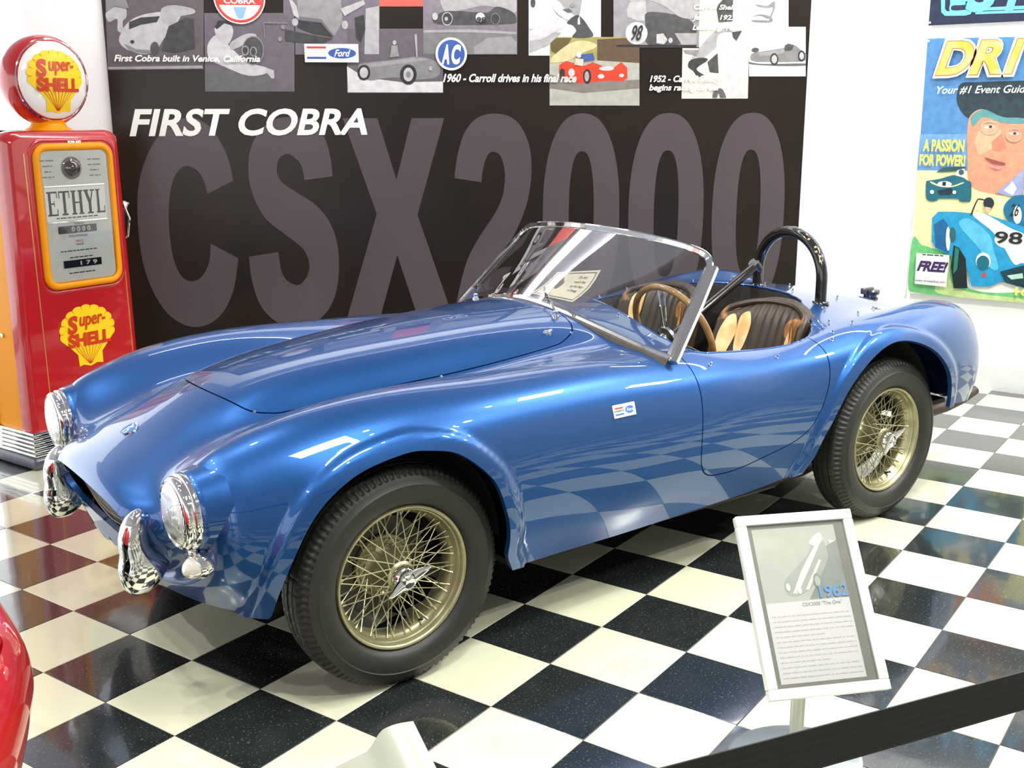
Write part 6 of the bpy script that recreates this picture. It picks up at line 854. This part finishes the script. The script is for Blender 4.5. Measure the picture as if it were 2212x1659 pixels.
for z in (.62, 1.28): MB().lathe([(.011, 0), (.011, .006), (.0001, .010)], 14, axis_mat((-.300, .19, z), (-1, 0, 0))).build('panel_screw', chrome, pump)
# hairline gold lines: left a seam, right drawn for the edge's highlight
for xa, xb in ((-.205, -.212), (.272, .258)): MB().tube([(xa, -.0005, .19), (xb, -.0005, 1.46)], .0022, 6).build('face_seam_glint', mat('gold_line', (.75, .42, .10), .3, .6, noise=.1), pump)
b = MB()
for k in range(6):
    z = .060+.020*k; w = .335-.0012*k
    b.rbox((-w, -.035+.002*k, z), (w, .42-.002*k, z+.0175), .0075, seg=2)
b.build('chrome_skirt', chrome, pump)
MB().rbox((-.345, -.045, 0), (.345, .43, .060), .018).build('kick_plate', mat('kick_plate_grey', (.12, .12, .15), .3, .5, noise=.2), pump)
# bezel
def frame_ring(w, h, r, wd, y0, y1, cx, cz, name, m, parent, rnd=True):
    A = rrect(w, h, r, 8, cx, cz); N = len(A); P = [Vector((x, (y0+y1)/2, z)) for x, z in A]; fr = []
    for i in range(N):
        t = (P[(i+1) % N]-P[i-1]).normalized(); nn = Vector((t.z, 0, -t.x)); fr.append((nn, Vector((0, -1, 0))))
    d = abs(y1-y0)/2; pr = [(wd/2*math.cos(t), d*math.sin(t)) for t in np.linspace(0, 2*PI, 10, endpoint=False)]
    return MB().sweep(P, fr, pr, closed=True).build(name, m, parent, angle=60)
cx, cz = .0355, 1.165
frame_ring(.450, .700, .072, .020, -.004, .012, cx, cz, 'pressed_rim', pred, pump)
bz = frame_ring(.385, .640, .052, .036, -.018, .012, cx, cz, 'window_bezel', pyel, pump)
dial_m = mat('dial_face', (.62, .64, .60), .4, noise=.06); face = MB().prism(rrect(.36, .615, .04, 6, cx, cz), -.004, .002, XZ).build('dial_face', dial_m, pump, smooth=False)
yt = -.0052
MB().box((cx-.168, -.007, 1.138), (cx+.150, -.0045, 1.145)).box((cx-.168, -.007, 1.304), (cx+.150, -.0045, 1.310)).build('strip', chrome, face)
fm = flat([(white_p, [(cx-.168, 1.148), (cx+.150, 1.148), (cx+.150, 1.300), (cx-.168, 1.300)])], yt); mkobj('name_strip', fm, None, face)
SER = {'E': [(0,0,1,.07),(0,.93,1,1),(.14,0,.38,1),(.38,.47,.72,.53),(.92,0,1,.27),(.92,.73,1,1),(.66,.38,.72,.62)], 'T': [(0,.93,1,1),(.38,0,.62,1),(.22,0,.78,.07),(0,.70,.08,1),(.92,.70,1,1)], 'H': [(.10,0,.32,1),(.68,0,.90,1),(0,0,.42,.06),(.58,0,1,.06),(0,.94,.42,1),(.58,.94,1,1),(.32,.47,.68,.53)], 'L': [(.12,0,.38,1),(0,.94,.52,1),(0,0,1,.07),(.92,0,1,.30)]}
P_ = []; lx0, lx1, lz0, lz1 = cx-.160, cx+.144, 1.172, 1.284
for ch, u0, u1 in (('E', 0, .175), ('T', .20, .385), ('H', .41, .62), ('Y', .635, .825), ('L', .845, 1.0)):
    f = lambda a, b_: (lx0+(lx1-lx0)*(u0+(u1-u0)*a), lz0+(lz1-lz0)*b_)
    if ch == 'Y':
        for q in ([(0,.94),(.46,.94),(.46,1),(0,1)],[(.60,.94),(1,.94),(1,1),(.60,1)],[(.25,0),(.80,0),(.80,.06),(.25,.06)],[(.40,.05),(.64,.05),(.64,.48),(.40,.48)],[(.08,.95),(.34,.95),(.64,.47),(.40,.44)],[(.76,.95),(.86,.95),(.63,.44),(.53,.48)]): P_.append((black_p, [f(*c) for c in q]))
    else:
        for a0, b0, a1, b1 in SER[ch]: P_.append((black_p, [f(a0, b0), f(a1, b0), f(a1, b1), f(a0, b1)]))
mkobj('lettering', flat(P_, yt-.0008, .00001), None, face)
faint_line(cx-.120, cx+.100, 1.155, 1.164, yt-.0008, black_p, face, seed=18)
faint_line(cx-.08, cx+.06, .895, .903, yt-.0008, black_p, face, seed=13)
MB().lathe([(.052, 0), (.052, .004), (.046, .008), (.040, .010), (.034, .026), (.022, .038), (.0001, .044)], 32, axis_mat((.018, -.004, 1.388), (0, -1, 0))).build('sight_glass', mat('dark_sight_glass', (.09, .07, .07), .06, .3, coat=1, noise=.2), face)
for s, x, z in (('xxxxxxxx', -.105, 1.425), ('xxxxxx', -.105, 1.400), ('xxxx', -.105, 1.375), ('xxxxxxx', -.105, 1.350), ('xxxxxxxx', .140, 1.425), ('xxxxxxxx', .140, 1.400), ('xxxxxx', .140, 1.375), ('xxxxxxx', .140, 1.350)):
    faint_line(x-.0042*len(s), x+.0042*len(s), z-.005, z+.005, yt-.0008, mat('dial_grey_print', (.18, .18, .17), .5), face, seed=len(s))
MB().box((cx-.115, -.010, 1.088), (cx+.085, -.0045, 1.122)).build('counter_window', black_paint, face); wtext('0 0 0 0', cx-.05, cx+.05, 1.094, 1.116, -.0108, mat('cream_digit', (.75, .66, .45), .4), face, .02)
wtext('SALE', cx-.03, cx+.02, 1.126, 1.135, yt-.0008, black_p, face); wtext('DELIVERED', cx-.065, cx+.035, 1.068, 1.078, yt-.0008, black_p, face); wtext('PRICE', cx-.03, cx+.01, 1.042, 1.053, yt-.0008, red_p, face); wtext('SALE', cx-.03, cx+.01, 1.028, 1.037, yt-.0008, black_p, face)
faint_line(cx-.115, cx+.085, 1.000, 1.008, yt-.0008, black_p, face, seed=28); faint_line(cx-.07, cx+.055, .968, .976, yt-.0008, black_p, face, seed=16)
# lower counter sits just above the bezel
MB().box((cx-.105, -.010, .926), (cx+.095, -.0045, .960)).build('counter_window', black_paint, face); wtext('1 7 9', cx-.02, cx+.07, .933, .953, -.0108, mat('cream_digit', (.75, .66, .45), .4), face, .02)
pane = MB().prism(rrect(.355, .61, .04, 6, cx, cz), -.0155, -.0140, XZ).build('dial_glass', glass_mat('dial_glass', (.97, .97, .97), k=.8), pump, smooth=False)
wtext('ERIE', .012, .082, 1.494, 1.512, -.0045, chrome, pump, .04, name='maker_name')
# shell emblem
def shell_poly(cx, cz, w, h, lobes=11):
    P = []
    for k in range(lobes*6+1):
        a = math.radians(-22+224*k/(lobes*6)); ph = (k % 6)/6; r = 1+.055*math.sin(PI*ph)-.02
        P.append((cx+.5*w*r*math.cos(a)*.97, cz+.08*h+.43*h*r*math.sin(a)*.93))
    P += [(cx-.30*w, cz-.20*h), (cx-.21*w, cz-.30*h), (cx-.20*w, cz-.49*h), (cx-.12*w, cz-.47*h), (cx, cz-.51*h), (cx+.12*w, cz-.47*h), (cx+.23*w, cz-.49*h), (cx+.23*w, cz-.30*h), (cx+.32*w, cz-.20*h)]
    return P
def shell_sign(cx, cz, w, h, y, parent, ym, rm, nm):
    P = shell_poly(cx, cz, w, h); L_ = [(ym, P)]
    for k in range(9):                              # radiating grooves
        a = math.radians(-48+12*k*1.0+0) ; a = math.radians(90+(k-4)*11.5); x1, z1 = cx+.30*w*math.cos(a)*1.35, cz-.12*h; x0, z0 = cx+.02*w*math.cos(a), cz-.47*h
        L_.append((rm, [(x0-.0012, z0), (x0+.0012, z0), (x1+.0016, z1), (x1-.0016, z1)]))
    for k in range(1, 11):                          # notches between the lobes
        a = math.radians(-22+224*k/11); c, s = math.cos(a), math.sin(a)
        if s < -.05: continue
        px, pz = cx+.5*w*.95*c, cz+.08*h+.43*h*.91*s; qx, qz = cx+.5*w*.80*c, cz+.08*h+.43*h*.77*s; t = (-s*.0016, c*.0016)
        L_.append((rm, [(px-t[0], pz-t[1]), (px+t[0], pz+t[1]), (qx, qz)]))
    o = mkobj(nm, flat(L_, y, .00012), None, parent)
    wtext('S', cx-.36*w, cx-.155*w, cz+.05*h, cz+.34*h, y-.004, rm, o, .045, .012); wtext('uper-', cx-.155*w, cx+.34*w, cz+.09*h, cz+.31*h, y-.004, rm, o, .02, .010)
    wtext('SHELL', cx-.37*w, cx+.40*w, cz-.17*h, cz+.05*h, y-.004, rm, o, .05, .002)
    return o
sh_y = mat('scallop_yellow', (.92, .62, .01), .35, noise=.04); sh_r = mat('scallop_red', (.62, .04, .01), .35, noise=.05)
shell_sign(.025, .592, .305, .302, -.0015, pump, sh_y, sh_r, 'scallop_emblem')
# globe
gl_ = empty('globe', (.020, .12, 1.785), parent=pump)
MB().lathe([(.165, .078), (.190, .066), (.203, .040), (.206, .0), (.203, -.040), (.192, -.066), (.182, -.074), (.176, -.072)], 64, axis_mat((0, .03, 0), (0, -1, 0)) @ XF((0, 0, 0), (0, 0, 0))).build('globe_body', pred, gl_, angle=50)
lensm = mat('globe_white_glass', (.88, .84, .80), .12, coat=1.0, noise=.02, emit=0)
MB().lathe([(.0001, .112), (.04, .110), (.09, .103), (.13, .093), (.155, .084), (.172, .076), (.179, .068), (.179, .058)], 64, axis_mat((0, .03, 0), (0, -1, 0))).build('globe_lens', lensm, gl_, angle=50)
MB().lathe([(.178, .068), (.182, .072), (.187, .070)], 64, axis_mat((0, .03, 0), (0, -1, 0))).build('lens_rim', chrome, gl_)
sg = shell_sign(0, -.004, .285, .285, 0, gl_, sh_y, sh_r, 'globe_emblem')
for o in [sg]+list(sg.children):                    # follow the domed lens
    if o is sg:
        bm = bmesh.new(); bm.from_mesh(o.data); bmesh.ops.triangulate(bm, faces=bm.faces); bmesh.ops.subdivide_edges(bm, edges=bm.edges, cuts=5, use_grid_fill=True); bm.to_mesh(o.data); bm.free()
    for v in o.data.vertices:
        r2 = v.co.x**2+v.co.z**2; v.co.y = v.co.y-(.112-1.10*r2)+.03-.0015
MB().lathe([(.115, 0), (.112, .015), (.085, .030), (.075, .046), (.080, .060)], 40, XF((.02, .15, 1.545))).build('globe_collar', pyel, pump)
# nozzle and hose on the right flank
nz = empty('nozzle', (.322, .14, 1.0), parent=pump)
MB().rbox((-.012, -.035, -.02), (.010, .045, .27), .008).build('nozzle_cradle', dull_chrome, nz)
MB().tube([(.030, 0, .235), (.042, 0, .20), (.045, 0, .12), (.038, 0, .03)], [.016, .022, .021, .015], 12).tube([(.030, 0, .235), (.022, 0, .262), (.004, 0, .275)], [.014, .012, .011], 10).lathe([(.024, -.012), (.026, 0), (.024, .012), (.0001, .014)], 16, axis_mat((.062, 0, .185), (1, 0, 0))).tube([(.045, 0, .185), (.095, 0, .190)], .008, 8).build('nozzle_body', chrome, nz)
MB().tube([(.045, -.028, .20), (.072, -.032, .12), (.055, -.030, .03), (.040, -.02, .02)], .005, 6).build('trigger_guard', chrome, nz)
MB().tube(catmull([(.360, .14, 1.03), (.355, .14, .90), (.352, .145, .60), (.350, .15, .35), (.362, .17, .26), (.350, .20, .30), (.335, .22, .45), (.326, .23, .56)], 6), .0135, 10).build('hose', rubber, pump)
# ================================================================ INFORMATION STAND
silver = mat('satin_white_metal', (.80, .81, .76), .3, .25, noise=.03)
st = empty('information_stand', (.24, -.799, 0), -.773)
tag(st, 'white framed information sign on a short post in front of the rear wheel', 'sign')
tilt = .627; FM = XF((0, -.035, .455), (PI/2-tilt, 0, 0))  # local XY of the frame plane
def frame_bars(w, h, t, d, M, parent, m, nm):
    for a, b_ in (((-w/2, h/2-t), (w/2, h/2)), ((-w/2, -h/2), (w/2, -h/2+t)), ((-w/2, -h/2+t), (-w/2+t, h/2-t)), ((w/2-t, -h/2+t), (w/2, h/2-t))):
        MB().rbox((a[0], a[1], -d), (b_[0], b_[1], .006), .003, M, seg=2).build(nm, m, parent)
frame_bars(.311, .451, .0255, .018, FM, st, silver, 'frame_bar')
MB().box((-.135, -.205, -.016), (.135, .205, -.006), FM).build('backing', mat('sign_grey_card', (.30, .31, .26), .5, noise=.08), st, smooth=False)
def fp(polys, z0, dz=.0003):
    V = []; F = []; MI = []; ms = []
    for k, (m, P) in enumerate(polys):
        n = len(V); V += [tuple(FM @ Vector((x, y, z0+k*dz))) for x, y in P]; F.append(tuple(range(n, n+len(P))))
        if m not in ms: ms.append(m)
        MI.append(ms.index(m))
    me = bpy.data.meshes.new('print'); me.from_pydata(V, [], F)
    for m in ms: me.materials.append(m)
    me.polygons.foreach_set('material_index', MI); return me
R4 = lambda a, b_, c, d: [(a, b_), (c, b_), (c, d), (a, d)]
sk = mat('sign_pale_photo', (.66, .70, .60), .5, noise=.12, nscale=12); sk2 = mat('sign_grey_photo', (.42, .46, .42), .5, noise=.2, nscale=14); wh = mat('sign_paper', (.88, .88, .86), .6)
sk3 = mat('sign_mid_photo', (.54, .58, .52), .5, noise=.1, nscale=14)
el_ = lambda cx, cy, a, b_: [(cx+a*math.cos(t), cy+b_*math.sin(t)) for t in np.linspace(0, 2*PI, 18, endpoint=False)]
mkobj('printed_photo', fp([(sk, R4(-.116, .004, .104, .190)), (sk2, [(.0, .006), (.104, .006), (.104, .150), (.07, .135), (.04, .06)]), (sk3, smooth2([(.068, .150), (.050, .165), (.020, .120), (-.03, .078), (-.055, .055), (-.058, .030), (-.040, .016), (-.012, .022), (.012, .035), (.048, .070), (.072, .11)], 4)),
    (wh, [(.055, .155), (.062, .150), (.012, .077), (-.028, .022), (-.040, .024), (-.004, .082)]), (wh, [(.046, .104), (.051, .100), (.004, .030), (-.006, .030)]), (wh, smooth2([(.028, .148), (.060, .172), (.066, .152), (.044, .138)], 4)), (wh, [(.080, .152), (.098, .147), (.082, .140)]),
    (sk2, el_(.030, .050, .011, .019)), (sk, el_(.030, .050, .007, .013)), (wh, el_(-.050, .040, .006, .010)), (wh, el_(-.022, .030, .006, .010))], -.0055, .00025), None, st)
mkobj('text_sheet', fp([(wh, R4(-.116, -.190, .104, .004))], -.0052), None, st)
lb = mat('sign_pale_blue_print', (.22, .45, .78), .5)
lettering('1962', .042, lb, st, FM @ XF((.062, .021, -.0020)), bold=.001)
lettering('CSX2000 "The One"', .0125, mat('sign_grey_print', (.35, .35, .36), .5), st, FM @ XF((.030, -.006, -.0042)))
rnd = random.Random(4); fpm = mat('sign_faint_print', (.70, .70, .71), .6)
for k in range(13):                                 # body text too small to read in the photograph
    y = -.030-.0122*k; x = -.106; P = []; x1 = .094 if k % 5 != 4 else .02
    while x < x1:
        w = min(rnd.uniform(.006, .022), x1+.004-x); P.append((fpm, [(x, y-.0013), (x+w, y-.0013), (x+w, y+.0013), (x, y+.0013)])); x += w+.0035
    mkobj('faint_print', fp(P, -.0042, 0), None, st)
MB().box((-.130, -.200, .0005), (.130, .200, .0018), FM).build('cover_glass', glass_mat('sign_cover', (.98, .98, .98), k=1.0), st, smooth=False)
MB().tube([(0, .0, .012), (0, .0, .395)], .0185, 20).build('post', mat('post_grey_metal', (.55, .56, .48), .35, .4, noise=.05), st)
MB().rbox((-.03, -.03, .37), (.03, .02, .42), .006, XF((0, .0, 0))).build('tilt_bracket', silver, st)
MB().lathe([(.0001, .012), (.05, .0115), (.150, .010), (.158, .006), (.160, 0)], 48, XF((0, 0, 0), sc=(1.1, .95, 1))).build('base_plate', mat('base_grey_metal', (.38, .43, .45), .22, .5, coat=.3, noise=.08), st)
# ================================================================ CARD ON THE SCUTTLE
cd = bpy.data.meshes.new('card')
cp = mat('aged_card', (.80, .70, .52), .6, noise=.12, nscale=14)
def card_pt(u, v):
    BL, BR, TL_, TR_ = Vector((1.048, .068, .960)), Vector((1.050, -.176, .958)), Vector((1.172, .064, 1.030)), Vector((1.182, -.178, 1.064))
    return BL.lerp(BR, u).lerp(TL_.lerp(TR_, u), v)+Vector((.012, 0, -.010))*(math.sin(PI*v)*(.4+.6*u))
car_M = Matrix.Translation(car.location) @ Matrix.Rotation(CARROT, 4, 'Z')
cent_ = card_pt(.5, .5)
card = empty('warning_card', car_M @ cent_, CARROT); tag(card, 'cream card with black border propped behind the windscreen', 'card')
b = MB(); b.grid([[card_pt(u, v)-cent_ for v in np.linspace(0, 1, 5)] for u in np.linspace(0, 1, 9)]); b.grid([[card_pt(u, v)-cent_+Vector((.0012, 0, 0)) for v in np.linspace(0, 1, 5)][::-1] for u in np.linspace(0, 1, 9)])
b.build('card_sheet', cp, card)
def card_M_pts(P, dz=-.0015): return [tuple(card_pt(u, v)-cent_+Vector((dz, -.0, .0004))) for u, v in P]
b = MB()
for (u0, v0, u1, v1) in ((.04, .05, .96, .075), (.04, .925, .96, .95), (.04, .05, .055, .95), (.945, .05, .96, .95)):
    n = len(b.V); m_ = 8; H = (u1-u0) > .1
    if H:
        b.grid([card_M_pts([(u0+(u1-u0)*k/m_, v0), (u0+(u1-u0)*k/m_, v1)]) for k in range(m_+1)])
    else: b.grid([card_M_pts([(u0, v0+(v1-v0)*k/m_), (u1, v0+(v1-v0)*k/m_)]) for k in range(m_+1)])
b.build('border', black_p, card)
for k, s in enumerate(('Do not', 'touch the', 'car for fear', 'of being')):
    me = text_mesh(s, 1.0, bold=.01)
    xs = [v.co.x for v in me.vertices]; ys = [v.co.y for v in me.vertices]; w = (max(xs)-min(xs))*.062
    for v in me.vertices:
        u = .72+(v.co.x*.062-0); vv = .80-.145*k+v.co.y*.12*1.0; v.co = card_pt(u, vv)-cent_+Vector((-.0022, 0, .0006))
    me.materials.clear(); me.materials.append(black_p); mkobj('lettering', me, None, card)
b = MB(); b.grid([card_M_pts([(.28+.11*math.cos(t)*f, .55+.2*math.sin(t)*f*(1+.3*math.sin(5*t))) for t in np.linspace(0, 2*PI, 20, endpoint=False)], -.002) for f in (1, .5, .05)], wrap=True)
b.build('snake_drawing', mat('brown_ink', (.18, .10, .05), .6, noise=.6, nscale=60), card)
# ================================================================ BARRIER TAPE
tape_m = mat('black_webbing', (.010, .010, .009), .6, noise=.25, nscale=60, bump=.4, bscale=500)

A_ = Vector((-1.3095, -1.2028, 0)); B_ = Vector((-.8636, -1.4741, 0)); d_ = (B_-A_).normalized(); n_v = Vector((-d_.y, d_.x, 0))
E0, E1 = A_-d_*.92, B_+d_*1.02
bar = empty('belt_barrier', E0, 0); tag(bar, 'black webbing barrier belt stretched across the lower right corner', 'barrier')
G_ = []; N_ = 40
for k in range(N_+1):
    t = k/N_; p = E0.lerp(E1, t)-E0; sag = -.012*math.sin(PI*t)+.012*math.sin(PI*.60); row_ = []
    for j in range(15):
        z = .885+.055*j/14; row_.append(p+Vector((0, 0, z+sag))-n_v*(.0010+(.0012 if j % 3 == 1 else 0)))
    for j in range(15):
        z = .940-.055*j/14; row_.append(p+Vector((0, 0, z+sag))+n_v*(.0010+(.0012 if j % 3 == 1 else 0)))
    G_.append(row_)
MB().grid(G_, wrap=True).build('belt', tape_m, bar)
for p in (Vector((0, 0, 0)), E1-E0):
    MB().lathe([(.17, 0), (.17, .012), (.13, .022), (.035, .030), (.0315, .04), (.0315, .86), (.038, .865), (.038, .97), (.032, .98), (.0001, .982)], 32, XF(p)).build('belt_post', mat('black_post', (.02, .02, .02), .3, coat=.4, noise=.1), bar)
# ================================================================ WHITE SHEET IN THE FOREGROUND
paper = mat('curled_white_sheet', (.48, .49, .40), .35, noise=.05, nscale=6, trans=0)
camp = cam.matrix_world.translation
def ray_at(x, y, P0, n):                            # direction is given by its slopes about the view axis
    return None
O_ = Vector((-1.2233, -.7777, .80)); vd = (O_-camp).normalized(); nn_ = (-vd*.75+Vector((0, 0, .62))).normalized()
rx = vd.cross(Vector((0, 0, 1))).normalized(); uy = rx.cross(-nn_).normalized() if False else nn_.cross(rx).normalized()
sheet = empty('sheet_holder', (O_.x, O_.y, 0)); tag(sheet, 'curled white plastic sheet on a stand at the bottom edge', 'sign')
PM = Matrix((rx, uy, nn_)).transposed().to_4x4(); PM.translation = Vector((0, 0, .80))
# local: origin = upper corner of the turned flap, x right, y up the sheet
SW = .24; b = MB(); G_ = []
ang = math.radians(23)                              # the sheet is turned in its own plane
M2 = PM @ Matrix.Rotation(ang, 4, 'Z')
for i in range(33):
    u = i/32; x = -SW*(1-u); row_ = []
    for j in range(13):
        v = j/12; k = max(0, (u-.70)/.30)
        lift = .013*math.sin(PI*k)*(1-.2*v) if k > 0 else 0
        yy = -.30*v+(.014*min(1, k*3) if k > 0 else 0)-.004
        row_.append((x, yy, lift-.004*math.sin(PI*u*2)))
    G_.append(row_)
b.grid(G_, M2); b.grid([[(p[0], p[1], p[2]-.0015) for p in r[::-1]] for r in G_], M2); b.build('curled_sheet', paper, sheet)
MB().rbox((-SW, -.30, -.012), (-.03, -.03, -.004), .003, M2).build('back_board', white_p, sheet)
q_ = M2 @ Vector((-SW/2, -.16, -.012))
MB().tube([(q_.x, q_.y, .01), (q_.x, q_.y, q_.z)], .014, 14).lathe([(.14, 0), (.14, .008), (.10, .014), (.0001, .016)], 32, XF((q_.x, q_.y, 0))).build('sheet_stand', MATS['post_grey_metal'], sheet)
# ================================================================ RED CAR at the left edge, same family of bodies
red = paint_mat('red_lacquer', (.52, .006, .008), (.60, .012, .010)); red.node_tree.nodes['Principled BSDF'].inputs['Metallic'].default_value = .1
rc_ang = math.radians(-40); ex_ = Vector((math.cos(rc_ang), math.sin(rc_ang), 0)); tail = Vector((-1.374, .012, 0))
rcar = empty('sports_car', tail-ex_*3.135, rc_ang); tag(rcar, 'bright red car whose rounded tail shows at the lower left edge', 'car')
done = {}
def red_copy(o, par):
    c = o.copy(); COL.objects.link(c); c.parent = par
    if o.data and o.data.materials and o.data.materials[0] == blue:
        if o.data.name not in done:
            me = o.data.copy(); me.materials[0] = red; done[o.data.name] = me
        c.data = done[o.data.name]
    return c
skip = ('windscreen', 'wiper', 'roll_hoop', 'nose_badge', 'wing_badge', 'spoke', 'dashboard', 'gear_lever', 'snap_stud', 'seat', 'steering_wheel', 'fuel_filler', 'headlamp', 'side_lamp')
for o in list(car.children):
    nm = o.name.split('.')[0]
    if nm in skip: continue
    c = red_copy(o, rcar)
    for ch in list(o.children):
        if ch.name.split('.')[0] != 'spoke': red_copy(ch, c)
# ceiling spot lamps (out of the frame)
for k, (x, y, tx, ty) in enumerate(((-1.2, 1.7, .2, .8), (-.9, 2.3, .3, 1.2), (-.4, 1.2, .6, .6), (-1.7, 1.0, -.2, .6), (.3, -1.0, .9, .3), (1.9, -1.6, 1.8, 0), (-2.4, -.2, -.3, .8), (2.8, .2, 2.4, .2))):
    p = Vector((x, y, 3.30)); t = Vector((tx, ty, .7)); d = (t-p).normalized()
    spot('spot_beam', p+d*.115, t, 60, 60, .03)
